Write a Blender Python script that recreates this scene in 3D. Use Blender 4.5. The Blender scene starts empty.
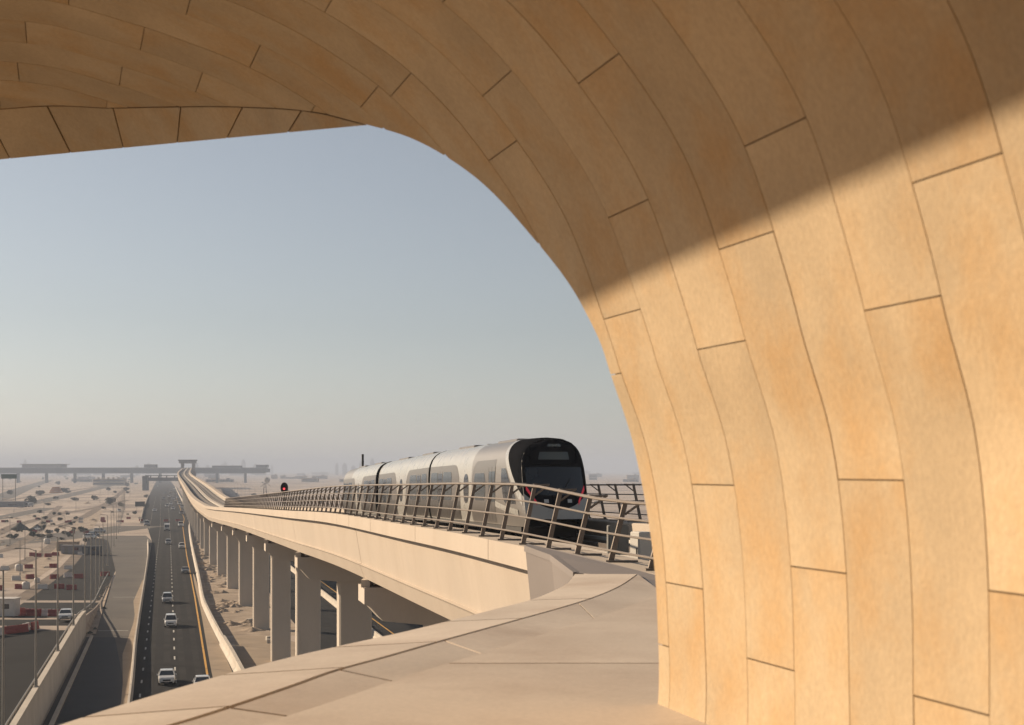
import bpy, math, random
from mathutils import Vector, Matrix
rnd = random.Random(11)
sc = bpy.context.scene
COL = sc.collection
H = 24.0            # camera height above the highway (m)
F = 1422.2          # focal length in pixels (50 mm lens)
R = math.radians

# ------------------------------------------------------------------ helpers
class MB:
    def __init__(s): s.v = []; s.f = []; s.m = []
    def add(s, vs, fs, m=0):
        b = len(s.v); s.v += [tuple(p) for p in vs]
        for f in fs: s.f.append(tuple(i + b for i in f)); s.m.append(m)
        return s
    def box(s, c, d, rz=0, m=0):
        x, y, z = d[0]/2, d[1]/2, d[2]/2
        cs, sn = math.cos(rz), math.sin(rz); vs = []
        for sz in (-z, z):
            for sx, sy in ((-x, -y), (x, -y), (x, y), (-x, y)):
                vs.append((c[0]+sx*cs-sy*sn, c[1]+sx*sn+sy*cs, c[2]+sz))
        return s.hexa(vs, m)
    def hexa(s, vs, m=0):
        return s.add(vs, [(3,2,1,0),(4,5,6,7),(0,1,5,4),(1,2,6,5),(2,3,7,6),(3,0,4,7)], m)
    def cbox(s, c, d, b=.05, m=0):          # box with chamfered vertical edges and top
        x, y, z = d[0]/2, d[1]/2, d[2]
        def ring(ix, zz):
            X, Y = x-ix, y-ix; q = b
            return [(c[0]+px, c[1]+py, c[2]+zz) for px, py in ((-X+q,-Y),(X-q,-Y),(X,-Y+q),(X,Y-q),(X-q,Y),(-X+q,Y),(-X,Y-q),(-X,-Y+q))]
        return s.loft([ring(0, 0), ring(0, z-b), ring(b, z)], True, m, True)
    def loft(s, rings, closed=True, m=0, caps=False):
        n = len(rings[0]); b = len(s.v)
        for r in rings: s.v += [tuple(p) for p in r]
        for i in range(len(rings)-1):
            for j in range(n if closed else n-1):
                k = (j+1) % n
                s.f.append((b+i*n+j, b+i*n+k, b+(i+1)*n+k, b+(i+1)*n+j)); s.m.append(m)
        if caps:
            s.f.append(tuple(b+j for j in reversed(range(n)))); s.m.append(m)
            e = b+(len(rings)-1)*n
            s.f.append(tuple(e+j for j in range(n))); s.m.append(m)
        return s
    def tube(s, pts, r, n=8, m=0, caps=True):
        pts = [Vector(p) for p in pts]; rings = []
        rr = r if isinstance(r, (list, tuple)) else [r]*len(pts)
        for i, p in enumerate(pts):
            d = (pts[min(i+1, len(pts)-1)] - pts[max(i-1, 0)])
            d = d.normalized() if d.length > 1e-9 else Vector((0, 0, 1))
            up = Vector((0, 0, 1)) if abs(d.z) < .95 else Vector((0, 1, 0))
            a = d.cross(up).normalized(); c = a.cross(d)
            rings.append([p + (a*math.cos(2*math.pi*k/n) + c*math.sin(2*math.pi*k/n))*rr[i] for k in range(n)])
        return s.loft(rings, True, m, caps)
    def prism(s, poly, z0, z1, m=0):
        n = len(poly)
        vs = [(p[0], p[1], z0) for p in poly] + [(p[0], p[1], z1) for p in poly]
        fs = [tuple(reversed(range(n))), tuple(range(n, 2*n))] + [(i, (i+1) % n, n+(i+1) % n, n+i) for i in range(n)]
        return s.add(vs, fs, m)
    def disc(s, c, ax, r, w, n=16, m=0):
        ax = Vector(ax).normalized(); c = Vector(c)
        return s.tube([c-ax*w/2, c+ax*w/2], r, n, m)

def link(o): COL.objects.link(o); return o
def obj(name, mb, mats, parent=None, smooth=False, world=True, soft=False):
    me = bpy.data.meshes.new(name)
    off = Vector((0, 0, 0))
    if parent is not None and world:
        q = parent
        while q is not None: off += q.location; q = q.parent
    vs = [(x-off.x, y-off.y, z-off.z) for x, y, z in mb.v] if world and parent is not None else mb.v
    me.from_pydata(vs, [], mb.f)
    for m in (mats if isinstance(mats, (list, tuple)) else [mats]): me.materials.append(m)
    me.polygons.foreach_set('material_index', mb.m)
    if smooth:
        me.polygons.foreach_set('use_smooth', [True]*len(me.polygons))
        if not soft: me.set_sharp_from_angle(angle=R(38))
    me.update()
    o = bpy.data.objects.new(name, me); link(o)
    if parent is not None: o.parent = parent
    return o
def tag(o, label=None, cat=None, group=None, kind=None):
    if label: o['label'] = label
    if cat: o['category'] = cat
    if group: o['group'] = group
    if kind: o['kind'] = kind
    return o
def thing(name, loc, label, cat, group=None, rz=0):
    o = bpy.data.objects.new(name, None); o.location = loc; o.rotation_euler = (0, 0, rz)
    o.empty_display_size = .2; link(o); return tag(o, label, cat, group)
def struct(name, mb, mats, smooth=False):
    return tag(obj(name, mb, mats, None, smooth), kind='structure')
def copy_tree(o, parent=None):
    c = o.copy(); link(c)
    if parent is not None: c.parent = parent
    for ch in list(o.children): copy_tree(ch, c)
    return c
ORD = ['nearest','second','third','fourth','fifth','sixth','seventh','eighth','ninth','tenth','eleventh','twelfth','thirteenth','fourteenth','fifteenth','sixteenth','seventeenth','eighteenth','nineteenth','twentieth']
def ordn(i):
    if i < 20: return ORD[i]
    return {2:'twenty-',3:'thirty-',4:'forty-'}[(i+1)//10] + ['','first','second','third','fourth','fifth','sixth','seventh','eighth','ninth'][(i+1)%10] if (i+1)%10 else {3:'thirtieth',4:'fortieth'}[(i+1)//10]
def lerp_table(T, x):
    if x <= T[0][0]: return T[0][1]
    for (a, b), (c, d) in zip(T, T[1:]):
        if x <= c: return b + (d-b)*(x-a)/(c-a)
    return T[-1][1]
def smooth_table(T, x):                       # Catmull-Rom through the table
    n = len(T)
    if x <= T[0][0]: return T[0][1]
    if x >= T[-1][0]: return T[-1][1]
    for i in range(n-1):
        if x <= T[i+1][0]:
            x0, y0 = T[i]; x1, y1 = T[i+1]; h = x1-x0
            def sl(k):
                if k == 0: return (T[1][1]-T[0][1])/(T[1][0]-T[0][0])
                if k == n-1: return (T[-1][1]-T[-2][1])/(T[-1][0]-T[-2][0])
                a = (T[k][1]-T[k-1][1])/(T[k][0]-T[k-1][0]); b = (T[k+1][1]-T[k][1])/(T[k+1][0]-T[k][0])
                return 0 if a*b < 0 else 2*a*b/(a+b) if a*b > 0 else 0
            t = (x-x0)/h; m0, m1 = sl(i)*h, sl(i+1)*h
            return (2*t**3-3*t*t+1)*y0 + (t**3-2*t*t+t)*m0 + (-2*t**3+3*t*t)*y1 + (t**3-t*t)*m1
def sstep(a, b, x):
    t = min(1, max(0, (x-a)/(b-a))); return t*t*(3-2*t)
def wpt(px, py, Y): return ((px-512)/F*Y, Y, H-(py-470)/F*Y)
def gnd(px, py, z=0.0):
    Y = (H-z)*F/(py-470); return ((px-512)/F*Y, Y, z)

# ------------------------------------------------------------------ materials
KA = .76         # albedo level of the whole scene, set together with the exposure
def mat(name, col, rough=.75, var=.12, scale=2.0, bump=0.0, bscale=20, metal=0.0, island=0.0, stain=None, stain_amt=.5, stain_scale=.6, spec=.4, fine=0.0, fscale=60, stretch=None, coat=0.0):
    col = tuple(k*KA for k in col); stain = tuple(k*KA for k in stain) if stain else None
    m = bpy.data.materials.new(name); m.use_nodes = True
    nt = m.node_tree; N = nt.nodes; L = nt.links
    b = N['Principled BSDF']; b.inputs['Roughness'].default_value = rough; b.inputs['Metallic'].default_value = metal
    b.inputs['Specular IOR Level'].default_value = spec
    if coat: b.inputs['Coat Weight'].default_value = coat; b.inputs['Coat Roughness'].default_value = .08
    tc = N.new('ShaderNodeTexCoord'); src = tc.outputs['Object']
    if stretch:
        mp = N.new('ShaderNodeMapping'); mp.inputs['Scale'].default_value = stretch; L.new(src, mp.inputs['Vector']); src = mp.outputs['Vector']
    if island:      # every panel is cut from its own piece of stone
        g0 = N.new('ShaderNodeNewGeometry'); k0 = N.new('ShaderNodeVectorMath'); k0.operation = 'SCALE'; k0.inputs[0].default_value = (37., 91., 53.)
        L.new(g0.outputs['Random Per Island'], k0.inputs['Scale']); a0 = N.new('ShaderNodeVectorMath'); a0.operation = 'ADD'
        L.new(src, a0.inputs[0]); L.new(k0.outputs[0], a0.inputs[1]); src = a0.outputs[0]
    def noise(s, d=4, r=.55):
        n = N.new('ShaderNodeTexNoise'); n.inputs['Scale'].default_value = s; n.inputs['Detail'].default_value = d; n.inputs['Roughness'].default_value = r
        L.new(src, n.inputs['Vector']); return n.outputs['Fac']
    def rng(v, lo, hi, a=.3, c=.7):
        r = N.new('ShaderNodeMapRange'); r.inputs[1].default_value = a; r.inputs[2].default_value = c
        r.inputs[3].default_value = lo; r.inputs[4].default_value = hi; L.new(v, r.inputs[0]); return r.outputs[0]
    def mix(fac, a, c, mode='MIX'):
        x = N.new('ShaderNodeMix'); x.data_type = 'RGBA'; x.blend_type = mode
        if isinstance(fac, float): x.inputs[0].default_value = fac
        else: L.new(fac, x.inputs[0])
        for s, i in ((a, 6), (c, 7)):
            if isinstance(s, tuple): x.inputs[i].default_value = (*s, 1)
            else: L.new(s, x.inputs[i])
        return x.outputs[2]
    lo = tuple(max(0, k*(1-var)) for k in col); hi = tuple(min(1, k*(1+var)) for k in col)
    c = mix(rng(noise(scale), 0, 1), lo, hi)
    if stain: c = mix(rng(noise(stain_scale, 6, .62), 0, stain_amt, .45, .72), c, stain)
    if fine:
        g = rng(noise(fscale, 3, .7), 1-fine, 1+fine)
        vm = N.new('ShaderNodeVectorMath'); vm.operation = 'SCALE'; L.new(c, vm.inputs[0]); L.new(g, vm.inputs['Scale']); c = vm.outputs[0]
    if island:
        ge = N.new('ShaderNodeNewGeometry')
        g = rng(ge.outputs['Random Per Island'], 1-island, 1+island, 0, 1)
        vm = N.new('ShaderNodeVectorMath'); vm.operation = 'SCALE'; L.new(c, vm.inputs[0]); L.new(g, vm.inputs['Scale']); c = vm.outputs[0]
    L.new(c, b.inputs['Base Color'])
    if bump:
        bp = N.new('ShaderNodeBump'); bp.inputs['Strength'].default_value = bump; bp.inputs['Distance'].default_value = .02
        L.new(noise(bscale, 5, .6), bp.inputs['Height']); L.new(bp.outputs[0], b.inputs['Normal'])
    if rough < .5 and not metal:
        L.new(rng(noise(scale*1.7), rough*.8, rough*1.25), b.inputs['Roughness'])
    return m
def emit(name, col, s):
    m = bpy.data.materials.new(name); m.use_nodes = True; b = m.node_tree.nodes['Principled BSDF']
    b.inputs['Base Color'].default_value = (*col, 1); b.inputs['Emission Color'].default_value = (*col, 1); b.inputs['Emission Strength'].default_value = s
    return m

M = {}
M['stone'] = mat('limestone_cladding', (.57,.432,.265), .72, .13, 1.1, .16, 38, stretch=(1,1,.8), island=.055, stain=(.56,.33,.125), stain_amt=.7, stain_scale=1.6, fine=.085, fscale=34, spec=.25)
M['grout'] = mat('joint_backing', (.36,.235,.125), .9, .1, 4)
M['clad'] = mat('ledge_cladding', (.68,.57,.455), .62, .07, .8, .05, 60, island=.05, stain=(.54,.425,.325), stain_amt=.85, stain_scale=.7, fine=.07, fscale=22, spec=.3)
M['clad2'] = mat('shade_grey_fascia', (.27,.235,.215), .6, .06, .8, .03, 60, spec=.3)  # grey panels, darkened further to paint in their shade
M['conc'] = mat('viaduct_concrete', (.58,.49,.395), .8, .06, .35, .08, 8, stretch=(1,1,.22), stain=(.47,.385,.30), stain_amt=.55, stain_scale=.7, fine=.03, fscale=12, spec=.2)
M['conc2'] = mat('pier_concrete', (.66,.575,.48), .85, .08, .3, .08, 8, stretch=(1,1,.3), stain=(.54,.46,.37), stain_amt=.5, stain_scale=.6, fine=.03, fscale=10, spec=.2)
M['deck'] = mat('deck_concrete', (.20,.185,.175), .85, .12, .5, .1, 6, spec=.2)
M['barr'] = mat('barrier_concrete', (.60,.54,.46), .85, .1, .3, .05, 8, stain=(.45,.38,.30), stain_amt=.4, stain_scale=.2, spec=.2)
M['asph'] = mat('asphalt', (.026,.026,.027), .9, .18, .12, .15, 12, stain=(.042,.040,.039), stain_amt=.5, stain_scale=.05, fine=.12, fscale=6, spec=.05)
M['asph_wear'] = mat('tyre_worn_asphalt', (.038,.037,.037), .9, .25, .25, .1, 10, stain=(.022,.022,.022), stain_amt=.8, stain_scale=.15, spec=.05)
M['asph_old'] = mat('worn_asphalt', (.125,.115,.105), .92, .16, .10, .1, 10, stain=(.16,.14,.12), stain_amt=.6, stain_scale=.06, fine=.1, fscale=5, spec=.15)
M['asph_dark'] = mat('dark_asphalt', (.036,.040,.048), .85, .15, .2, .1, 10, fine=.08, fscale=5, spec=.25)
M['white'] = mat('road_paint_white', (.55,.54,.5), .8, .2, .5)
M['yellow'] = mat('road_paint_yellow', (.62,.33,.05), .8, .2, .5)
M['sand'] = mat('desert_ground', (.53,.44,.365), .95, .22, .02, .25, .8, stain=(.20,.17,.15), stain_amt=1.0, stain_scale=.014, fine=.14, fscale=.35, spec=.1)
M['dirt'] = mat('churned_dirt', (.46,.37,.285), .95, .22, .25, .3, 3, stain=(.20,.155,.12), stain_amt=.6, stain_scale=.18, fine=.15, fscale=2.5, spec=.1)
M['apron'] = mat('paved_apron', (.38,.30,.22), .9, .12, .3, .1, 8, fine=.06, fscale=8, spec=.15)
M['track_dirt'] = mat('compacted_dirt', (.20,.16,.13), .95, .25, .15, .2, 2, stain=(.30,.235,.18), stain_amt=.9, stain_scale=.12, spec=.1)
M['gravel'] = mat('dark_gravel', (.075,.078,.066), .95, .25, .5, .3, 4, spec=.1)
M['steel'] = mat('railing_post_steel', (.235,.19,.155), .6, .1, 2, metal=.3)
M['rail'] = mat('railing_tube', (.29,.24,.195), .45, .08, 2, metal=.5)
M['galv'] = mat('galvanised_steel', (.33,.31,.28), .5, .08, 1, metal=.6)
M['track'] = mat('rail_steel', (.16,.13,.11), .5, .1, 2, metal=.6)
M['tcar'] = mat('train_white_paint', (.44,.425,.385), .3, .03, 1, spec=.5, coat=.5)
M['tgrey'] = mat('train_silver_paint', (.22,.20,.18), .36, .04, 1, metal=.15, spec=.4, coat=.25)
M['tsilv'] = mat('train_taupe_paint', (.135,.12,.107), .35, .04, 1, metal=.1, spec=.4, coat=.2)
M['tlow'] = mat('train_taupe_reflection', (.065,.057,.05), .35, .05, 1, spec=.3, coat=.15)  # lower side darkened to paint in a reflection
M['tblack'] = mat('train_black_mask', (.014,.015,.018), .7, .05, 1, spec=.0)
M['glass'] = mat('dark_glass', (.02,.026,.032), .06, .05, 1, spec=.7)
M['wglass'] = mat('tinted_window', (.05,.065,.075), .12, .08, .7, spec=.4)
M['rubber'] = mat('black_rubber', (.02,.02,.02), .8, .1, 2)
M['under'] = mat('underframe_grime_ditch_shade', (.035,.032,.03), .8, .2, 2)
M['cab'] = mat('cabinet_grey', (.21,.205,.185), .6, .08, 2)
M['wbox'] = mat('box_white', (.66,.62,.55), .6, .06, 2)
M['red'] = mat('red_plastic', (.30,.035,.03), .55, .15, 1.2, stain=(.22,.07,.05), stain_amt=.5)
M['wplas'] = mat('white_plastic', (.66,.62,.57), .55, .1, 1.2)
M['orange'] = mat('orange_paint', (.46,.18,.05), .6, .15, 1)
M['leaf'] = mat('dusty_leaves', (.055,.065,.035), .85, .3, 1.5)
M['bark'] = mat('bark', (.13,.10,.075), .9, .2, 3)
M['build'] = mat('pale_render', (.46,.39,.31), .9, .08, .1, spec=.15)
M['build2'] = mat('grey_render', (.27,.27,.28), .9, .08, .1, spec=.15)
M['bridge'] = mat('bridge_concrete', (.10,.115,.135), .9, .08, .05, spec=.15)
M['sign_back'] = mat('sign_back', (.035,.04,.042), .7, .1, 1)
M['green'] = mat('green_sign', (.02,.09,.06), .6, .1, 1)
M['sig'] = mat('signal_black', (.012,.012,.012), .6, .1, 2)
M['redlamp'] = emit('red_lamp', (1,.07,.08), 1.0)
M['tail'] = emit('tail_lamp', (.6,.03,.05), .15)
M['lamp'] = mat('lamp_lens', (.6,.6,.58), .1, .03, 1, spec=.8)
PAINT = {k: mat('car_paint_'+k, c, .28, .03, 1, spec=.5, coat=.8) for k, c in
         dict(white=(.72,.72,.70), silver=(.36,.37,.38), grey=(.12,.125,.13), black=(.02,.02,.022), beige=(.45,.38,.29), blue=(.05,.07,.12)).items()}

# ------------------------------------------------------------------ road / viaduct frames
MR, MV = .242, .2328
def bend(Y): return .004*(Y-600) if Y > 600 else 0
def RP(c, Y, z=0): return (c-MR*Y-bend(Y), Y, z)
ZP = [(10,-1.76),(25,-1.78),(41,-1.85),(53,-2.0),(74,-2.28),(108,-3.07),(180,-4.8),(235,-6.15),(275,-7.1),(310,-7.65),(380,-7.4),(520,-5.8),(1090,-2.1),(1500,1.5),(2000,5.0)]
SH = [(0,0),(75,0),(108,-.2),(180,-.5),(235,-1.2),(275,-2.1),(310,-3.1),(380,-5.0),(520,-7),(1090,-10.8),(1500,-7),(2000,-3)]
def zpar(Y): return H + smooth_table(ZP, Y)
def VP(c, Y, z): return (c-MV*Y+smooth_table(SH, Y), Y, z)
def hgt(c, Y):
    return 3.0*sstep(262, 188, Y)*sstep(-12.02, -12.28, c) if Y < 262 else 0.0

# ------------------------------------------------------------------ ground: one sheet to the horizon
cs = [-9000,-5000,-2600,-1300,-700,-400,-250,-160,-110,-80,-60,-45,-34,-27,-20,-15,-12.3,-12.0,-9,-5,0,5,10,15,20,28,40,60,90,140,220,400,800,1600,3500,7000,12000]
Ys = [-300,-100,0,40,70,100,130,160,190,205,215,225,235,245,255,265,275,285,295,305,315,325,335,360,400,450,520,600,700,850,1000,1250,1600,2000,2700,3600,5000,7500,10500,14000]
g = MB(); rows = []
for Y in Ys: rows.append([RP(c, Y, hgt(c, Y)) for c in cs])
g.loft(rows, closed=False)
g.f = [tuple(reversed(f)) for f in g.f]
struct('ground', g, M['sand'])

def strip(name, T, z, m, y0, y1, step=12, kind=True, mb=None, build=True):
    """flat sheet between two c-curves T = [(Y, c_left, c_right)...]"""
    mb = mb or MB(); a = [(t[0], t[1]) for t in T]; b = [(t[0], t[2]) for t in T]
    n = max(1, int((y1-y0)/step)); rs = []
    for i in range(n+1):
        Y = y0+(y1-y0)*i/n; l, r = lerp_table(a, Y), lerp_table(b, Y)
        rs.append([RP(l+(r-l)*k/3, Y, hgt(l+(r-l)*k/3, Y)+z) for k in range(4)])
    k0 = len(mb.f); mb.loft(rs, closed=False)
    mb.f[k0:] = [tuple(reversed(f)) for f in mb.f[k0:]]
    if build: return struct(name, mb, m)
strip('highway', [(20,-3.5,9),(152,-3.95,8.4),(240,-4.6,6.7),(480,-5.4,7.9),(610,-9,9.3),(705,-12.5,12),(1100,-14.5,13.2),(2000,-15,16),(3200,-15,16)], .012, M['asph'], 20, 3200)
strip('slip_road', [(20,-11.3,-3.5),(152,-11.1,-3.95),(205,-11.0,-4.5),(255,-11.4,-4.8),(312,-12.0,-5.2),(330,-12.0,-5.3),(480,-20,-5.4),(520,-26,-8)], .016, M['asph_old'], 20, 520)
strip('service_road', [(40,-25.5,-12.5),(260,-26,-12.5),(340,-27,-12.4),(400,-24,-14),(500,-28,-20)], .008, M['asph_dark'] if 0 else M['asph'], 40, 500)
strip('dark_asphalt_patch', [(60,-10.4,-3.9),(157,-10.6,-4.75),(204,-10.8,-7.6)], .022, M['asph_dark'], 60, 204)  # darker asphalt patch along the slip road
for q_, (a_, b_) in enumerate(((-2.45,-1.65),(-.55,.35),(1.35,2.15),(3.2,4.0))):
    strip('wheel_wear', [(60,a_,b_),(600,a_,b_),(800,a_+.3,b_+.3)], .016, M['asph_wear'], 60, 800, 20)
strip('sand_drift', [(60,-4.7,-3.6),(110,-5.1,-3.8),(152,-4.8,-4.1),(185,-5.9,-4.5),(230,-5.3,-4.8),(260,-6.3,-4.95),(310,-5.5,-5.1)], .028, M['apron'], 60, 310)
strip('shoulder', [(60,5.1,8.2),(176,5.2,7.6),(240,5.6,6.1),(300,5.6,6.2),(330,5.8,6.0)], .02, M['apron'], 60, 330)
strip('shade_asphalt_strip', [(60,19.8,29.2),(900,19.8,29.2)], .010, M['asph'], 60, 900, 40)  # asphalt strip added so its dark colour stands for the viaduct's shadow
strip('far_carriageway', [(20,31,47),(1500,31,47)], .010, M['asph'], 60, 1500, 40)
strip('paved_apron', [(60,9.4,19),(196,9.2,19.5),(206,9.5,15)], .006, M['apron'], 60, 206)
strip('churned_ground', [(200,7.2,19.5),(600,9.5,19.5),(1100,14,19.5)], .003, M['dirt'], 206, 1100, 20)
# tracks across the work site
def poly_road(name, pts, w, m, z):
    mb = MB(); rs = []
    P = [Vector((p[0], p[1], 0)) for p in pts]; Q = []
    for i in range(len(P)-1):
        for k in range(8): Q.append(P[i].lerp(P[i+1], k/8))
    Q.append(P[-1])
    for i, p in enumerate(Q):
        d = (Q[min(i+1, len(Q)-1)]-Q[max(0, i-1)]).normalized(); n = Vector((-d.y, d.x, 0))
        rs.append([p+n*w/2+Vector((0,0,z)), p-n*w/2+Vector((0,0,z))])
    mb.loft(rs, closed=False)
    struct(name, mb, m)
def gp(*a): return [gnd(x, y) for x, y in a]
poly_road('crossing_road', gp((-70,549),(0,543),(44,539),(64,536),(100,531),(141,526)), 22, M['asph_old'], .028)
poly_road('site_road', gp((-60,526),(0,518),(25,513),(50,508)), 12, M['asph_old'], .02)
poly_road('outer_road', gp((20,505),(38,502),(70,495),(104,487),(125,481)), 16, M['asph_old'], .02)
poly_road('haul_track', gp((0,588),(30,570),(62,545),(84,526),(96,510)), 9, M['dirt'], .024)
for k_, pts in enumerate((((-20,556),(10,549),(30,538),(46,520),(60,506)),((0,571),(22,563),(44,553),(58,541)),((20,600),(40,586),(66,568),(80,552)),((-10,536),(20,524),(60,514),(96,508),(128,500)),((60,526),(86,516),(112,500),(124,490)),((-30,512),(10,500),(50,494),(90,488),(120,482)))):
    poly_road('wheel_track', gp(*pts), (4,3.5,3,6,5,7)[k_], M['track_dirt'], .036+.004*k_)
poly_road('distant_road', gp((-40,508),(0,498),(25,488),(50,480)), 22, M['asph_old'], .02)
# lane paint
mb = MB()
def line(mb, T, w, y0, y1, dash=None, z=.03):
    Y = y0
    while Y < y1:
        l = dash[0] if dash else 12
        c0, c1 = lerp_table(T, Y), lerp_table(T, Y+l)
        mb.add([RP(c0-w/2, Y, z), RP(c0+w/2, Y, z), RP(c1+w/2, Y+l, z), RP(c1-w/2, Y+l, z)], [(0,1,2,3)])
        Y += (dash[0]+dash[1]) if dash else 12
    return mb
for T, w, y0, y1, d in (([(0,.85),(600,.9),(900,1.5),(2000,2)], .2, 100, 1300, (3,7)), ([(0,-2.9),(500,-3.1),(900,-3.5)], .2, 100, 1300, (2.4,7.6)), ([(0,-7),(900,-8)], .2, 560, 1300, (3,7)), ([(0,-5.0),(500,-5.2)], .0, 0, 1, None)):
    if y1 > 10: line(mb, T, w, y0, y1, d)
for Y in (212, 268): mb.add([RP(-10.4,Y,.034), RP(-5.9,Y,.034), RP(-5.9,Y+.35,.034), RP(-10.4,Y+.35,.034)], [(0,1,2,3)])
struct('lane_markings', mb, M['white'])
mb = line(MB(), [(100,4.45),(160,4.6),(270,5.1),(400,5.3),(600,6.3),(700,8.5),(1200,9.5)], .26, 100, 1200)
line(mb, [(0,33)], .25, 80, 900)
struct('edge_line', mb, M['yellow'])

# ------------------------------------------------------------------ concrete barriers, retaining wall, island
def barrier_mb(T, y0, y1, h=1.0, w=.55, step=8):
    mb = MB(); rs = []; Yk = [y0+(y1-y0)*i/max(1, int((y1-y0)/step)) for i in range(int((y1-y0)/step)+1)]
    Yk = sorted(set(Yk) | {t[0] for t in T if y0 < t[0] < y1})
    for Y in Yk:
        c = smooth_table(T, Y) if len(T) > 2 else lerp_table(T, Y); z = hgt(c, Y)
        rs.append([RP(c+a*w, Y, z+b*h) for a, b in ((-.5,-.02),(-.5,.12),(-.26,.4),(-.2,1),(.2,1),(.26,.4),(.5,.12),(.5,-.02))])
    return mb.loft(rs, True, 0, True)
def barrier(name, T, y0, y1, label, **k):
    mb = barrier_mb(T, y0, y1, **k); o = thing(name, RP(lerp_table(T, y0), y0, 0), label, 'barrier')
    obj('concrete_wall', mb, M['barr'], o)
    return o
RB = [(60,9.1),(150,8.7),(176,8.2),(196,7.6),(240,6.6),(255,6.4),(310,6.8),(450,7.6),(604,9.2),(650,10.6),(705,11.9),(1090,13.1),(1970,16)]
b = barrier('concrete_barrier', RB, 196, 1970, 'long cream concrete barrier between the highway and the churned dirt beside the piers', h=1.1, w=.8)
b = barrier('concrete_barrier', RB, 60, 195, 'thick near length of cream barrier beside the yellow edge line and paved apron', h=1.35, w=1.15)
LB = [(60,-3.5),(152,-3.95),(200,-4.5),(310,-5.0),(395,-5.5),(470,-6.6)]
barrier('concrete_barrier', LB, 60, 470, 'pale kinked barrier between the slip road and the highway lanes', h=1.15, w=.5)
barrier('concrete_barrier', [(640,-12.3),(900,-13.8),(1350,-15)], 640, 1350, 'far pale barrier along the sandy left side of the highway', h=1.0, w=.6)
barrier('concrete_barrier', [(70,29.6),(1500,29.6)], 70, 900, 'pale barrier beside the shaded carriageway behind the piers', h=1.0, w=.6, step=30)
# retaining wall with coping and pipe rail
rw = thing('retaining_wall', RP(-12.15, 60, 0), 'pale retaining wall carrying lamp posts between the service road and the lower slip road', 'wall')
mb = MB(); rs = []
for i in range(30):
    Y = 60+147*i/29; z = 3.0*sstep(262, 188, Y)
    rs.append([RP(-12.34, Y, -.05), RP(-12.34, Y, z+.9), RP(-11.95, Y, z+.9), RP(-11.9, Y, -.05)])
mb.loft(rs, True, 0, True); obj('wall_face', mb, M['barr'], rw)
mb = MB(); rs = []
for i in range(30):
    Y = 60+147*i/29; z = 3.0*sstep(262, 188, Y)+.903
    rs.append([RP(-12.42, Y, z), RP(-12.42, Y, z+.12), RP(-11.88, Y, z+.12), RP(-11.88, Y, z)])
mb.loft(rs, True, 0, True); obj('coping', mb, M['barr'], rw)
gr = thing('guard_rail', RP(-12.9, 60, 3), 'steel guard rail on short posts along the service road edge', 'guard rail')
mb = MB(); mp = MB(); pts = []
for i in range(90):
    Y = 60+3*i; c = -12.9-(.6 if Y > 210 else 0)*sstep(210, 320, Y); z = hgt(c, Y); pts.append(RP(c, Y, z+.72))
    mp.box(RP(c, Y, z+.38), (.09,.09,.76))
mb.tube(pts, .1, 6); obj('rail_beam', mb, M['galv'], gr); obj('post_row', mp, M['galv'], gr)['kind'] = 'stuff'
# ditch shadow painted as a flat dark strip along the wall foot
mb = MB(); 
for (y0, y1) in ((60, 204),):
    mb.add([RP(-11.88, y0, .03), RP(-11.2, y0, .03), RP(-11.1, y1, .03), RP(-11.7, y1, .03)], [(0,1,2,3)])
struct('ditch_shadow', mb, M['under'])
mb = MB(); rs = []
for i in range(10):
    Y = 60+144*i/9; rs.append([RP(-11.1, Y, -.02), RP(-11.1, Y, .3), RP(-10.7, Y, .3), RP(-10.7, Y, -.02)])
mb.loft(rs, True, 0, True); struct('kerb', mb, M['barr'])
mb = MB(); rs = []; n = 16
for i in range(n+1):
    Y = 207+105*i/n; t = i/n; l = -12.1-.35*t; r = -10.5-1.75*t if t < 1 else l+.1
    rs.append([RP(l+(r-l)*k/4, Y, hgt(l+(r-l)*k/4, Y)+.05+.10*(k/4)) for k in range(5)]+[RP(r, Y, -.02)])
mb.loft(rs, False); mb.f = [tuple(reversed(f)) for f in mb.f]
struct('traffic_island', mb, M['dirt'])

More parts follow.
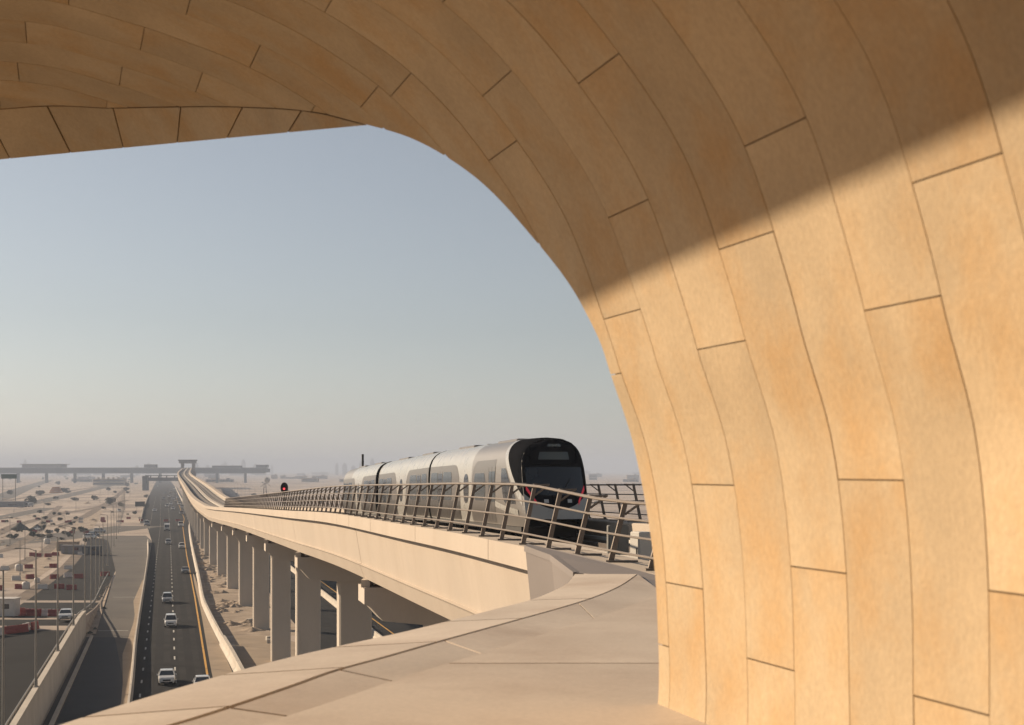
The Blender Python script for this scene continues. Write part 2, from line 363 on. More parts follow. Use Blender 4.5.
# ------------------------------------------------------------------ viaduct
SPAN = 36.6; Y0 = 32.0
via = thing('elevated_viaduct', VP(13.2, 60, 0), 'long cream concrete metro viaduct on hammerhead piers descending into the distance', 'viaduct')
WEB = [(8.42,-.60),(8.70,-2.30),(8.58,-2.34),(8.64,-2.42),(8.86,-3.02),(17.5,-3.02),(17.72,-2.42),(17.78,-2.34),(17.66,-2.30),(17.94,-.60),(17.4,-1.2),(8.9,-1.2)]
def sweep(mb, prof, ya, yb, n, closed=True, m=0):
    rs = []
    for i in range(n+1):
        Y = ya+(yb-ya)*i/n; z = zpar(Y)
        rs.append([VP(c, Y, z+d) for c, d in prof])
    return mb.loft(rs, closed, m, closed)
ya = Y0-SPAN*.5; ya = Y0-SPAN; k = 0
while ya < 1860:
    yb = ya+SPAN; n = 10 if ya < 300 else 4
    far = ya > 1500
    y_a = max(ya, 16.0)
    obj('girder_span', sweep(MB(), WEB, y_a+.045, yb-.045, n), M['conc'], via)
    if not far:
        mb = MB(); off = -6.0
        q = y_a+.012
        cuts = [y_a+.012] + [y for y in (ya+5.5, ya+17.2, ya+28.8) if y > y_a+1] + [yb-.012]
        for s, e in zip(cuts, cuts[1:]):
            sweep(mb, [(8.1,0),(8.1,-.54),(8.43,-.58),(9.25,-1.09),(9.25,-.04),(9.2,0)], s+.024, e-.024, max(2, n//3))
        obj('parapet', mb, M['conc'], via)
        mb = MB()
        for s, e in zip(cuts, cuts[1:]):
            sweep(mb, [(17.15,0),(17.1,-.04),(17.1,-1.09),(17.93,-.58),(18.25,-.54),(18.25,0)], s+.024, e-.024, max(2, n//3))
        obj('parapet', mb, M['conc'], via)
    ya = yb; k += 1
# deck top, track plinths and rails along the whole length
prof = lambda a, b, t, d: [(a,d),(a,t),(b,t),(b,d)]
def longmb(prof_, y0=16, y1=1860):
    mb = MB(); rs = []; Y = y0
    while Y < y1:
        z = zpar(Y); rs.append([VP(c, Y, z+d) for c, d in prof_]); Y += 3 if Y < 160 else 12 if Y < 700 else 40
    return mb.loft(rs, True, 0, True)
obj('deck_slab', longmb([(9.26,-1.3),(9.26,-1.04),(17.09,-1.04),(17.09,-1.3)]), M['deck'], via)
for tc_ in (11.2, 15.2):
    for s in (-1, 1):
        obj('track_plinth', longmb(prof(tc_+s*.74-.3, tc_+s*.74+.3, -.92, -1.06)), M['deck'], via)
        obj('running_rail', longmb(prof(tc_+s*.74-.04, tc_+s*.74+.04, -.75, -.93)), M['track'], via)
obj('walkway', longmb(prof(12.85, 13.55, -.62, -1.06)), M['conc2'], via)
obj('cable_trough', longmb(prof(9.35, 9.75, -.72, -1.06)), M['conc2'], via)
obj('conductor_rail', longmb(prof(12.52, 12.66, -.60, -.72)), M['wbox'], via)
obj('conductor_rail', longmb(prof(16.62, 16.76, -.60, -.72)), M['wbox'], via)
# piers
Y = Y0
while Y < 1840:
    z = zpar(Y)-3.03
    far = Y > 900
    if z < 1.0: break
    c = 13.0; w, d = 2.4, 1.7
    mb = MB(); q = .12
    def ring(zz, w, d):
        return [(*VP(c+a, Y, 0)[:2], 0) for a in ()] or [tuple(Vector(VP(c+a, Y+b-0*a, zz)) + Vector((b*0, a*MV*0, 0))) for a, b in ((-w/2+q,-d/2),(w/2-q,-d/2),(w/2,-d/2+q),(w/2,d/2-q),(w/2-q,d/2),(-w/2+q,d/2),(-w/2,d/2-q),(-w/2,-d/2+q))]
    # RP keeps the pier's long side across the track
    top = max(.6, z-2.05)
    mb.loft([ring(-.1, w, d), ring(top, w, d)], True, 0, True)
    p = obj('pier', mb, M['conc2'], via)
    mb = MB(); t = 1.15
    def capring(yy, sgn=1):
        return [VP(cc, yy, zz) for cc, zz in ((8.7,z-.35),(8.7,z-1.15),(8.95,z-1.25),(9.6,z-1.95),(11.5,z-2.12),(14.7,z-2.12),(16.6,z-2.0),(17.2,z-1.4),(17.4,z-1.35),(17.4,z-.35))]
    mb.loft([capring(Y-t), capring(Y+t)], True, 0, True)
    obj('pier_cap', mb, M['conc2'], p)
    mb = MB()
    if Y < 420:
        for cc, ww, dd_ in ((9.0, .42, 1.9), (10.3, 1.1, 1.5), (15.8, 1.1, 1.5), (17.1, .42, 1.9)):
            mb = MB(); mb.box(VP(cc, Y, z-.185), (ww, dd_, .36)); obj('bearing_block', mb, M['conc2'], p)
    Y += SPAN

# ------------------------------------------------------------------ railings on the parapets
def hsc(Y): return 1-.2*sstep(36, 27, Y)
def railing(c0, inward, label):
    r = thing('metal_railing', VP(c0, 24, zpar(24)), label, 'railing')
    n = 0; Y = 22.85; lean = .30*inward; mb2 = MB(); nposts = 0
    while Y < 236:
        z = zpar(Y); mb = MB(); HR = 1.5*hsc(Y)
        def P(h, o=0, y=0): return Vector(VP(c0+lean*h/HR+o*inward, Y+y, z+h))
        a = .024; bw = .055
        mb.hexa([P(0,-bw,-a), P(0,bw,-a), P(0,bw,a), P(0,-bw,a), P(HR,-bw*.8,-a), P(HR,bw*.8,-a), P(HR,bw*.8,a), P(HR,-bw*.8,a)])
        if Y < 150:
            mb.tube([P(HR-.28,.05), P(HR-.02,.34)], .025, 5)
            mb.tube([P(HR-.03,.0), P(HR-.02,.36)], .022, 5)
            mb.box(VP(c0+inward*.22, Y, z+.02), (.62, .16, .04))
        if nposts < 100:
            obj('post', mb, M['steel'], r)
        else:
            b = len(mb2.v); mb2.v += [tuple(v) for v in mb.v]; mb2.f += [tuple(i+b for i in f) for f in mb.f]; mb2.m += mb.m
        nposts += 1
        Y += 2.35
    if mb2.v: obj('post_row', mb2, M['steel'], r)['kind'] = 'stuff'
    for hh, rr in ((1.46,.034),(1.07,.023),(.68,.023),(.29,.023)):
        pts = []; Y = 22
        while Y < 237:
            pts.append(VP(c0+lean*hh/1.5-.1*inward, Y, zpar(Y)+hh*hsc(Y))); Y += 2.35
        obj('rail', MB().tube(pts, rr, 7), M['rail'], r)
    return r
railing(8.32, 1, 'leaning metal railing on the parapet in front of the train')
railing(18.03, -1, 'darker metal railing on the far parapet to the right of the train')

# ------------------------------------------------------------------ things on the deck
def deck_z(Y): return zpar(Y)-1.04
sg = thing('railway_signal', VP(8.75, 117, zpar(117)), 'black railway signal with a lit red lamp standing behind the railing', 'signal')
mb = MB(); z = zpar(117); x, y, _ = VP(8.75, 117, 0); hz = z+1.72
mb.tube([(x,y,z),(x,y,hz-.3)], .06, 8); obj('mast', mb, M['galv'], sg)
mb = MB(); ring0 = []
for k in range(24):
    a = 2*math.pi*k/24; ring0.append((.30*math.cos(a), .46*math.sin(a)))
mb.loft([[(x+p, y-.12, hz+.08+q) for p, q in ring0], [(x+p, y+.12, hz+.08+q) for p, q in ring0]], True, 0, True); obj('signal_head', mb, M['sig'], sg)
mb = MB(); mb.disc((x, y-.135, hz+.02), (0,1,0), .085, .03, 16); obj('red_lamp', mb, M['redlamp'], sg)
mb = MB()
for zz in (.02, .30): mb.loft([[(x+.16*math.cos(a), y-.12, hz+zz+.16*math.sin(a)) for a in [math.pi*k/8 for k in range(9)]], [(x+.16*math.cos(a), y-.36, hz+zz+.16*math.sin(a)) for a in [math.pi*k/8 for k in range(9)]]], False)
obj('hood', mb, M['sig'], sg)
x, y, _ = VP(17.7, 136, 0); z = zpar(136)
an = thing('antenna_mast', (x, y, z), 'thin dark antenna mast rising behind the tail of the train', 'mast')
mb = MB(); mb.tube([(x,y,z),(x,y,z+3.6),(x,y,z+5.0)], [.10,.08,.05], 8); obj('pole', mb, M['steel'], an)
mb = MB(); mb.tube([(x,y,z+4.1),(x,y,z+5.25)], .11, 8); obj('aerial', mb, M['sig'], an)
x, y, _ = VP(12.9, 42, 0); z = zpar(42)-.98
cb = thing('equipment_cabinet', (x, y, z), 'grey trackside equipment cabinet standing on the walkway before the train', 'cabinet')
mb = MB(); mb.cbox((x,y,z+.08), (.62,.5,1.12), .02); obj('body', mb, M['cab'], cb)
mb = MB(); mb.box((x-.13,y-.258,z+.68), (.26,.015,1.1)); obj('door', mb, M['cab'], cb)
mb = MB(); mb.box((x+.14,y-.258,z+.68), (.26,.015,1.1)); obj('door', mb, M['cab'], cb)
mb = MB(); mb.box((x-.05,y-.275,z+.7), (.03,.03,.2)); obj('handle', mb, M['sig'], cb)
mb = MB(); mb.box((x,y,z+.04), (.5,.4,.08)); obj('plinth', mb, M['deck'], cb)
x, y, _ = VP(11.65, 36, 0); z = zpar(36)-.92
cb = thing('equipment_cabinet', (x, y, z), 'white trackside box beside the stone wall edge, nearest the camera', 'cabinet')
cb.rotation_euler = (0, 0, -1.05)
obj('body', MB().cbox((0,0,.1), (.42,.4,1.08), .02), M['wbox'], cb, world=False)
obj('door', MB().box((0,-.21,.66), (.34,.02,.8)), M['wbox'], cb, world=False)
obj('handle', MB().box((.12,-.225,.7), (.03,.02,.16)), M['sig'], cb, world=False)
for zz in (.3,.55,.8): obj('cable_clamp', MB().box((-.3,.05,zz), (.2,.2,.12)), M['sig'], cb, world=False)
obj('plinth', MB().box((0,0,.05), (.4,.3,.1)), M['deck'], cb, world=False)

# ------------------------------------------------------------------ metro train
SIDE = [(.55,1.36),(.9,1.43),(1.3,1.46),(2.5,1.46),(2.95,1.44),(3.30,1.39),(3.58,1.28),(3.82,1.10),(4.0,.85),(4.12,.48),(4.16,0)]
def side_x(z): return smooth_table([(a, b) for a, b in SIDE], z)
LCAR = 20.3
def nose(x, y, z, cab):
    if not cab: return (x, y, z)
    w = smooth_table([(0,.88),(.15,.925),(.5,.965),(1.2,.985),(2.2,1)], y)
    zt = smooth_table([(0,.96),(.25,.98),(.8,.99),(2,1)], y)
    z2 = z if z < 1 else 1+(z-1)*zt
    y2 = y-1.0*min(1, max(0, (3.3-z)/2.6))*max(0, 1-y/2.2)
    return (x*w, y2, z2)
def carriage(cab, tail=False):
    mb = MB(); ring = [(-x, z) for z, x in SIDE]+[(x, z) for z, x in reversed(SIDE[:-1])]
    ys = ([0,.1,.2,.4,.7,1.1,1.6,2.2] if cab else [.2]) + [4,8.9,12,14.5,LCAR-.2]
    rs = [[nose(x, y, z, cab) for x, z in ring] for y in ys]
    mb.loft(rs, True, 0)
    n = len(ring)
    if cab:
        nb = len(mb.f)
        for i in range(nb):
            r, j = divmod(i, n)
            zz = ring[j][1]
            if r < 6 and zz > 3.05 and j < n-1: mb.m[i] = 1
            elif 0 < r and zz <= 3.9: mb.m[i] = 2 if ys[r] < 6.5 and zz < 3.05 or (j < n and ys[r] < 6.5) else 0
        for i in range(nb):
            r, j = divmod(i, n)
            zz = (ring[j][1]+ring[(j+1) % n][1])/2
            mb.m[i] = 1 if (r < 6 and zz > 3.55) else (2 if ys[r] < 8.8 else 0)
    if tail:
        for i in range(len(mb.f)):
            if i//n == len(rs)-2: mb.m[i] = 2
    mb.add([rs[-1][j] for j in range(n)], [tuple(range(n))], 3)
    if not cab: mb.add([rs[0][j] for j in range(n)], [tuple(reversed(range(n)))], 3)
    return mb
def cap_pt(u, z, off=0.0):
    hw = side_x(z)
    x, y, z2 = nose(hw*u, 0, z, True)
    return (x, y-.34*(1-abs(u)**2.4)-off, z2)
def cap_patch(mb, u0, u1, zl, zh, off, m=0, nu=12, nz=6):
    rs = []
    for i in range(nz+1):
        r = []
        for j in range(nu+1):
            u = u0+(u1-u0)*j/nu
            a, b = zl(u), zh(u); r.append(cap_pt(u, a+(b-a)*i/nz, off))
        rs.append(r)
    mb.loft(rs, False, m); return mb
def side_patch(mb, s, y0, y1, zl, zh, off, cab=False, m=0, ny=10, nz=8):
    rs = []
    for i in range(nz+1):
        r = []
        for j in range(ny+1):
            y = y0+(y1-y0)*j/ny; a, b = zl(y), zh(y); z = a+(b-a)*i/nz
            r.append(nose(s*(side_x(z)+off), y, z, cab))
        rs.append(r)
    k0 = len(mb.f); mb.loft(rs, False, m)
    if s > 0: pass
    else: mb.f[k0:] = [tuple(reversed(f)) for f in mb.f[k0:]]
    return mb
C = lambda v: (lambda y: v)
def arch_top(y0, y1, z, r, left=True, right=True):
    def f(y):
        d = 0
        if left and y < y0+r: d = r-math.sqrt(max(0, r*r-(y0+r-y)**2))
        if right and y > y1-r: d = r-math.sqrt(max(0, r*r-(y-(y1-r))**2))
        return z-d
    return f
Yf = 56.8; cf = 14.82
zr = lambda Y: zpar(Y)-.75
base = VP(cf, Yf, zr(Yf))
train = thing('metro_train', base, 'silver and white driverless metro train with black front on the viaduct', 'train')
ang = math.atan(MV); hl = math.sqrt(1+MV*MV)
for ci in range(3):
    Ya = Yf+ci*(LCAR+.1)/hl; Yb = Ya+LCAR/hl
    pa, pb = Vector(VP(cf, Ya, zr(Ya))), Vector(VP(cf, Yb, zr(Yb)))
    cab = ci == 0; tailcab = ci == 2
    mb = carriage(cab, tailcab)
    car = obj('carriage', mb, [M['tcar'], M['tblack'], M['tgrey'], M['rubber']], train, True, world=False)
    car.location = pa-Vector(base)
    pitch = math.atan2(pb.z-pa.z, LCAR)
    car.rotation_euler = (Matrix.Rotation(ang, 3, 'Z') @ Matrix.Rotation(pitch, 3, 'X')).to_euler()
    def part(name, mb, m, sm=False): return obj(name, mb, m, car, sm, world=False)
    for s in (-1, 1):
        # silver arched panels either side of each gangway, window and door glass in them
        pans = [(11.6, LCAR-.25, True, False), (.25, 8.2, False, True)]
        if cab: pans = pans[:1]
        for (a, b_, l, r_) in pans:
            mb = side_patch(MB(), s, a, b_, C(.62), arch_top(a, b_, 3.22, 1.6, l, r_), .008, ny=26)
            part('side_panel', mb, M['tsilv'], True)
            mb = side_patch(MB(), s, a+.02, b_-.02, C(.6), C(1.48), .0125, ny=8); part('lower_reflection', mb, M['tlow'], True)
            d0 = a+2.2 if l else a+1.2
            wins = [(d0, d0+2.4), (d0+3.9, min(b_-.35, d0+5.9))] if l else [(a+.5, a+2.2), (a+3.9, a+6.3)]
            for w0, w1 in wins:
                mb = side_patch(MB(), s, w0, w1, lambda y, w0=w0, w1=w1: 1.5+arch_top(w0, w1, 0, .25)(y)*-1, arch_top(w0, w1, 2.9, .25), .016, ny=14)
                part('window', mb, M['wglass'], True)
            dd = d0+2.6 if l else a+2.5
            for q in (0, .62):
                mb = side_patch(MB(), s, dd+q, dd+q+.56, C(1.35), C(2.85), .017, ny=2)
                part('door_window', mb, M['glass'], True)
            mb = MB()
            for q in (-.06, .59, 1.22): side_patch(mb, s, dd+q, dd+q+.03, C(.7), C(2.95), .014, ny=1)
            part('door_seam', mb, M['rubber'])
        if not cab:
            mb = side_patch(MB(), s, 9.3, 10.5, lambda y: 1.4-arch_top(9.3,10.5,0,.5)(y), arch_top(9.3,10.5,2.75,.55), .01, ny=14)
            part('slim_window', mb, M['glass'], True)
        else:
            mb = side_patch(MB(), s, 9.6, 10.8, lambda y: 1.4-arch_top(9.6,10.8,0,.5)(y), arch_top(9.6,10.8,2.75,.55), .01, True, ny=14)
            part('slim_window', mb, M['glass'], True)
            mb = side_patch(MB(), s, 3.9, 8.9, lambda y: .62+(max(0, 6.4-y)*.0), arch_top(3.2, 8.9, 3.3, 1.3, False, True), .007, True, ny=26)
            part('side_panel', mb, M['tsilv'], True)
            mb = side_patch(MB(), s, .02, 2.5, lambda y: 1.75+y*.93, C(4.1), .011, True, ny=18, nz=14); part('mask_side', mb, M['tblack'], True)
            mb = side_patch(MB(), s, .12, 2.95, lambda y: max(1.0, 1.75+(y-.5)*.93), lambda y: 1.75+min(y,2.5)*.93, .012, True, ny=18, nz=4); part('front_arch_trim', mb, M['tcar'], True)
            mb = side_patch(MB(), s, 5.9, 8.3, lambda y: 1.55-arch_top(5.9,8.3,0,.3)(y), arch_top(5.9,8.3,2.75,.35), .016, True, ny=14)
            part('window', mb, M['wglass'], True)
            for q in (0, .62):
                mb = side_patch(MB(), s, 3.95+q, 4.5+q, C(1.5), C(2.8), .012, True, ny=3); part('door_window', mb, M['wglass'], True)
            mb = MB()
            for q in (-.06, .59, 1.22): side_patch(mb, s, 3.95+q, 3.98+q, C(.7), C(3.0), .014, True, ny=1)
            part('door_seam', mb, M['rubber'])
            # swept cab window
            mb = side_patch(MB(), s, .75, 2.7, lambda y: 1.45+.35*max(0, (1.35-y)/.6)*0+.9*max(0, (y-1.9)/.8)**2, lambda y: 1.75+1.15*min(1, (y-.75)/1.2), .012, True, ny=14)
            part('cab_window', mb, M['glass'], True)
            # highlight below the cab window, painted as a white swoosh
            mb = side_patch(MB(), s, .5, 3.8, lambda y: .98+.10*(y-.5), lambda y: 1.22+.10*(y-.5), .022, True, ny=14)
            part('side_highlight', mb, M['tcar'], True)
        mb = MB(); side_patch(mb, s, .3 if not cab else .6, LCAR-.3, C(.34), C(.56), -.03, cab, ny=8, nz=2); part('skirt', mb, M['under'])
    for (a, b_) in ((3.5, 7.2), (12.5, 16.4)):
        mb = MB()
        mb.cbox((0, (a+b_)/2, 4.06), (1.2, b_-a, .12), .05)
        part('roof_unit', mb, M['tgrey'])
    for a in (8.3, 11.4, 17.5):
        mb = MB(); mb.cbox((.0, a, 4.1), (.4, .4, .1), .04); part('roof_vent', mb, M['tgrey'])
    mb = MB(); mb.box((0, LCAR/2, .5), (2.2, LCAR-1.6, .35)); part('underframe', mb, M['under'])
    for yb in (3.0, LCAR-3.0):
        mb = MB(); mb.box((0, yb, .48), (2.3, 2.4, .3))
        for a in (-1.0, 1.0):
            for s in (-1, 1): mb.disc((s*.74, yb+a, .42), (1,0,0), .42, .14, 20)
        part('bogie', mb, M['under'])
    if ci < 2:
        mb = MB(); rs = []
        for q, sc_ in ((LCAR-.22, .95), (LCAR-.05, .90), (LCAR+.12, .90), (LCAR+.3, .95)):
            rs.append([(x*sc_, q, .6+(z-.6)*(.985 if sc_ < .93 else 1)) for x, z in [(-x, z) for z, x in SIDE]+[(x, z) for z, x in reversed(SIDE[:-1])]])
        mb.loft(rs, True, 0, True); part('gangway', mb, M['rubber'])
    if cab:
        mb = MB(); cap_patch(mb, -1, 1, C(.86), lambda u: 1.25+.65*abs(u)**2.2, 0, nu=20); part('front_bumper', mb, M['tcar'], True)
        mb = MB(); cap_patch(mb, -1, 1, lambda u: 1.25+.65*abs(u)**2.2, C(4.14), 0, nu=20, nz=14); part('front_mask', mb, M['tblack'], True)
        mb = MB(); cap_patch(mb, -.90, .90, lambda u: 1.82+.22*abs(u)**3, lambda u: 3.0-.02*abs(u), .012, nu=18); part('windscreen', mb, M['glass'], True)
        mb = MB(); cap_patch(mb, -.52, .52, C(3.30), C(3.62), .03); part('destination_display', mb, M['wglass'], True)
        mb = MB(); mb.tube([cap_pt(u, z, .03) for u, z in ((-.98,3.85),(-.86,3.5),(-.74,3.18),(-.66,3.11),(0,3.10),(.66,3.11),(.74,3.18),(.84,3.5),(.92,3.85))], .045, 6); part('mask_frame', mb, M['tblack'])
        mb = MB(); cap_patch(mb, -.3, .3, C(3.84), C(3.95), .02); part('marker_plate', mb, M['glass'])
        for s in (-1, 1):
            mb = MB(); a, b_ = sorted((s*.66, s*.93)); cap_patch(mb, a, b_, lambda u: 1.42+.62*(abs(u)-.66)/.27, lambda u: 1.58+.66*(abs(u)-.66)/.27, .02, nu=6, nz=2); part('tail_light', mb, M['tail'], True)
            mb = MB(); a, b_ = sorted((s*.30, s*.44)); cap_patch(mb, a, b_, C(1.52), C(1.66), .02, nu=4, nz=2); part('headlight', mb, M['lamp'], True)
        mb = MB(); mb.tube([cap_pt(.1, 1.84, .03), cap_pt(.45, 2.5, .04)], .018, 5); part('wiper', mb, M['rubber'])
        mb = MB(); mb.cbox((0, .15, .28), (2.1, .9, .5), .08); mb.tube([(0,-.7,.62),(0,.3,.62)], .13, 10); mb.box((0,-.72,.62), (.34,.16,.34)); part('coupler', mb, M['under'])
        mb = MB(); mb.cbox((0, -.05, .12), (2.0, .12, .34), .02); part('obstacle_guard', mb, M['under'])

# ------------------------------------------------------------------ stone arch of the station
Y3 = 8.95; PITCH = .53
BT = [(-40,700),(-32,684),(-22.4,657),(-13.9,626),(-6.6,606),(2.3,586.5),(11.2,567.5),(18.7,563),(26.8,564.5),(36,563),(42.8,564),(50,564.5),(56.6,563),(70.3,564),(81,573),(92,596),(100,613),(110,643),(118,684),(126,745),(134,838)]
def Bt(t): return smooth_table(BT, t)
def kf(t): return -.05+.15*sstep(-22, 30, t)
def AP(t, Y, dr=0.0):
    r = Bt(t)/F*Y3*(1+kf(t)*(Y3-Y)/Y3)+dr; a = R(t)
    return (-.3178*Y+r*math.cos(a), Y, H+r*math.sin(a))
SE = [(-40,.985),(-21.7,.982),(-11.1,.983),(.6,.979),(12,.982),(17.4,.972),(27,.930),(34.3,.906),(37.7,.89),(43.3,.857),(48.4,.818),(50.1,.806),(53.9,.784),(63.4,.721),(71.1,.681),(83.6,.632),(99.7,.598),(112,.585),(134,.58)]
def Yedge(t):
    k = kf(t); return Y3*(1+k)/(smooth_table(SE, t)+k)
def tmax(Y):      # roof eave on the open side, a straight line along the gallery
    tgt = EAVE_X-.36*(Y-10)
    lo, hi = 90, 134
    for _ in range(24):
        m_ = (lo+hi)/2
        if AP(m_, Y)[0] > tgt: lo = m_
        else: hi = m_
    return lo
EAVE_X = -4.10
arch = thing('stone_arch', (AP(-25, 7)[0], 7, H-1.5), 'huge curved limestone arch of the station sweeping from right wall to ceiling', 'arch')
JT = {1:48.5, 2:35.8, 3:41.5, 4:24.7, 5:36.7, 6:18.5, 7:25.3, 8:11.2, 9:18.6}
mb = MB(); v = -8
T0 = -33.0
while v < 22:
    Yfar, Ynear = Y3-PITCH*(v-3), Y3-PITCH*(v-2)
    j0 = JT.get(v, (v*11.3+rnd.uniform(-2, 2)) % 26)
    joints = []; t = j0-26*10
    while t < 150:
        joints.append(t); t += 26*(1 if t < 30 else .93)
    te = tmax((Yfar+Ynear)/2)
    for a, b_ in zip(joints, joints[1:]):
        a2, b2 = max(a+.05, T0), min(b_-.05, te)
        if b2-a2 < .8: continue
        n = max(2, int((b2-a2)/.4)); colsv = []; runs = []
        lip = rnd.uniform(0, .0025)
        for i in range(n+1):
            t = a2+(b2-a2)*i/n; ye = Yedge(t)
            f_ = min(Yfar-.003, ye); nr = Ynear+.003
            if f_-nr > .002: colsv.append((t, f_, nr))
            elif colsv: runs.append(colsv); colsv = []
        if colsv: runs.append(colsv)
        for cv in runs:
            if len(cv) < 2: continue
            rings = []
            for t, f_, nr in cv:
                rings.append([AP(t, f_, .05), AP(t, f_, lip), AP(t, nr, lip), AP(t, nr, .05)])
            mb.loft(rings, False, 0)
            mb.f.append(tuple(len(mb.v)-4*len(cv)+k for k in (0,1,2,3))); mb.m.append(0)
            mb.f.append(tuple(len(mb.v)-4+k for k in (3,2,1,0))); mb.m.append(0)
    v += 1
obj('stone_panels', mb, M['stone'], arch, True)
mb = MB(); inner = []; outer = []
tl = [T0+i*1.5 for i in range(int((134-T0)/1.5)+1)]
def col(t, dr):
    out = []
    for k in range(13):
        ynear = -2.5; y1 = Yedge(t)-.003
        out.append(AP(t, ynear+(y1-ynear)*k/12, dr))
    return out
te = min(tmax(8), 131)
tl = [t for t in tl if t < te-1.2]
ri = [col(t, .028) for t in tl]; ro = [col(t, .55) for t in tl]
mb.loft(ri, False, 0); mb.loft(ro, False, 1)
mb.loft([[a[-1], b_[-1]] for a, b_ in zip(ri, ro)], False, 1); mb.loft([[a[0], b_[0]] for a, b_ in zip(ri, ro)], False, 1)
mb.loft([[p, q] for p, q in zip(ri[-1], ro[-1])], False, 1); mb.loft([[p, q] for p, q in zip(ri[0], ro[0])], False, 1)
obj('concrete_shell', mb, [M['grout'], M['stone']], arch)
mb = MB(); mb.box((-1.0,-2.9,H+1.9), (12.5,.3,7.2)); obj('rear_light_blocker', mb, M['stone'], arch); mb = MB(); mb.box((-4.6,.6,H+1.9), (.4,6.6,7.2)); obj('side_light_blocker', mb, M['stone'], arch)  # unseen walls added behind and left of the camera to block sky light
mb = MB(); rs = []
for i in range(35):
    Y = -2.4+i*.5
    if Y > Yedge(112)-.1: break
    p = Vector(AP(min(tmax(Y), 133)-.35, Y)); rs.append([p+Vector((.10,0,-.012)), p+Vector((-.16,0,-.012)), p+Vector((-.16,0,.6)), p+Vector((.10,0,.6))])
mb.loft(rs, True, 0, True); obj('eave_fascia', mb, M['stone'], arch)
# soffit lip under the opening's head
def proj(p): return (512+F*p[0]/p[1], 470-F*(p[2]-H)/p[1])
tt = [48.6+.1*i for i in range(int((112-48.6)/.1))]
ridge = [AP(t, Yedge(t)-.004) for t in tt]; rpx = [proj(p) for p in ridge]
def lip_pt(p, px):
    x2 = px-(px-165)*.2*(1-sstep(230, 367, px)) if px > 40 else px+25
    yy = 159.4-.0937*x2; Y = p[1]+.03+.40*sstep(367, 250, px)
    return Vector(wpt(x2, min(yy, 470-(p[2]-H)/p[1]*0-0+yy*0+yy), Y))
mb = MB(); back = MB()
jx = [367,301,242,180,113,47,-15,-80,-150,-220,-300]
for a, b_ in zip(jx, jx[1:]):
    idx = [i for i, q in enumerate(rpx) if b_+.35 <= q[0] <= a-.35]
    if len(idx) < 2: continue
    rs = []
    for i in idx:
        p = Vector(ridge[i]); q = lip_pt(p, rpx[i][0])
        up = Vector((0, .12, .02)); o2 = q+Vector((0, .35, .9))
        rs.append([p+up, p+Vector((0,.012,-.006)), q, o2])
    mb.loft(rs, False, 0)
    for r_ in (rs[0], rs[-1]): mb.add(r_, [(0,1,2,3)])
rs = []
for i in range(len(ridge)):
    p = Vector(ridge[i]); q = lip_pt(p, rpx[i][0]); rs.append([p+Vector((0,.035,.02)), q+Vector((0,.012,.008)), q+Vector((0,.345,.9))])
back.loft(rs, False, 0)
obj('soffit_lip', mb, M['stone'], arch); obj('lip_backing', back, M['grout'], arch)

# ------------------------------------------------------------------ ledge in front of the arch
ZL = H-1.5
def lp(px, py): 
    Y = 1.5*F/(py-470); return Vector(((px-512)/F*Y, Y, ZL))
outline = [Vector((-6.0,-4,ZL)), Vector((-3.9,4,ZL)), lp(40,722), lp(110,700), lp(173.6,681.5), lp(230,665.8), lp(286,651.6), lp(343,639), lp(400,627), lp(444,616.7), lp(490,605.5), lp(532,594.7), lp(552,587), lp(567,579), lp(574,570.5)]
seam1 = [Vector((-5.2,-4,ZL)), Vector((-3.2,4,ZL)), lp(90,745), lp(170,725), lp(240,703), lp(300,682.5), lp(332,671), lp(380,658), lp(440,641), lp(500,624.5), lp(540,613.5), lp(570,605), lp(600,595), lp(622,585), lp(638,574)]
seam2 = [Vector((-4.3,-4,ZL)), Vector((-2.6,4,ZL)), lp(200,742), lp(283,717), lp(345,697), lp(400,678), lp(440,665.5), lp(480,653.5), lp(523,640), lp(560,629), lp(585,621), lp(610,613), lp(630,606), lp(650,599), lp(668,592)]
def resample(pl, n):
    T = [(p.y, p.x) for p in pl]; ya, yb = pl[0].y, pl[-1].y
    return [Vector((smooth_table(T, ya+(yb-ya)*i/n), ya+(yb-ya)*i/n, ZL)) for i in range(n+1)]
NL = 120
O, S1, S2 = resample(outline, NL), resample(seam1, NL), resample(seam2, NL)
ledge = thing('station_ledge', (1.0, 10, ZL-1), 'wide beige panelled station ledge curving beneath the arch toward the railing', 'ledge')
def lstrip(name, A, B_, za, zb, cuts, skew=0, gap=.018, thick=.06, mt=None):
    mb = MB()
    for a, b_ in zip(cuts, cuts[1:]):
        rs = []; n = max(3, int((b_-a)*NL))
        for i in range(n+1):
            f = a+.0008+(b_-a-.0016)*i/n; k = f*NL; i0 = min(int(k), NL-1); fr = k-i0
            fb = min(1, max(0, f+skew*(1 if 0 < f < 1 else 0)*(4*f*(1-f)))); kb = fb*NL; j0 = min(int(kb), NL-1); frb = kb-j0
            p = A[i0].lerp(A[i0+1], fr); q = B_[j0].lerp(B_[j0+1], frb); w = (q-p).normalized()*gap
            p = p+w; q = q-w
            rs.append([Vector((p.x,p.y,ZL+za-thick)), Vector((p.x,p.y,ZL+za)), Vector((q.x,q.y,ZL+zb)), Vector((q.x,q.y,ZL+zb-thick))])
        mb.loft(rs, True, 0, True)
    return obj(name, mb, mt or M['clad'], ledge)
lstrip('edge_panels', O, S1, -.05, 0, [0,.2,.385,.512,.585,.652,.735,.83,1], .02)
lstrip('gutter_panels', S1, S2, -.004, -.05, [0,.24,.41,.53,.60,.675,.82,1], .07, .03)
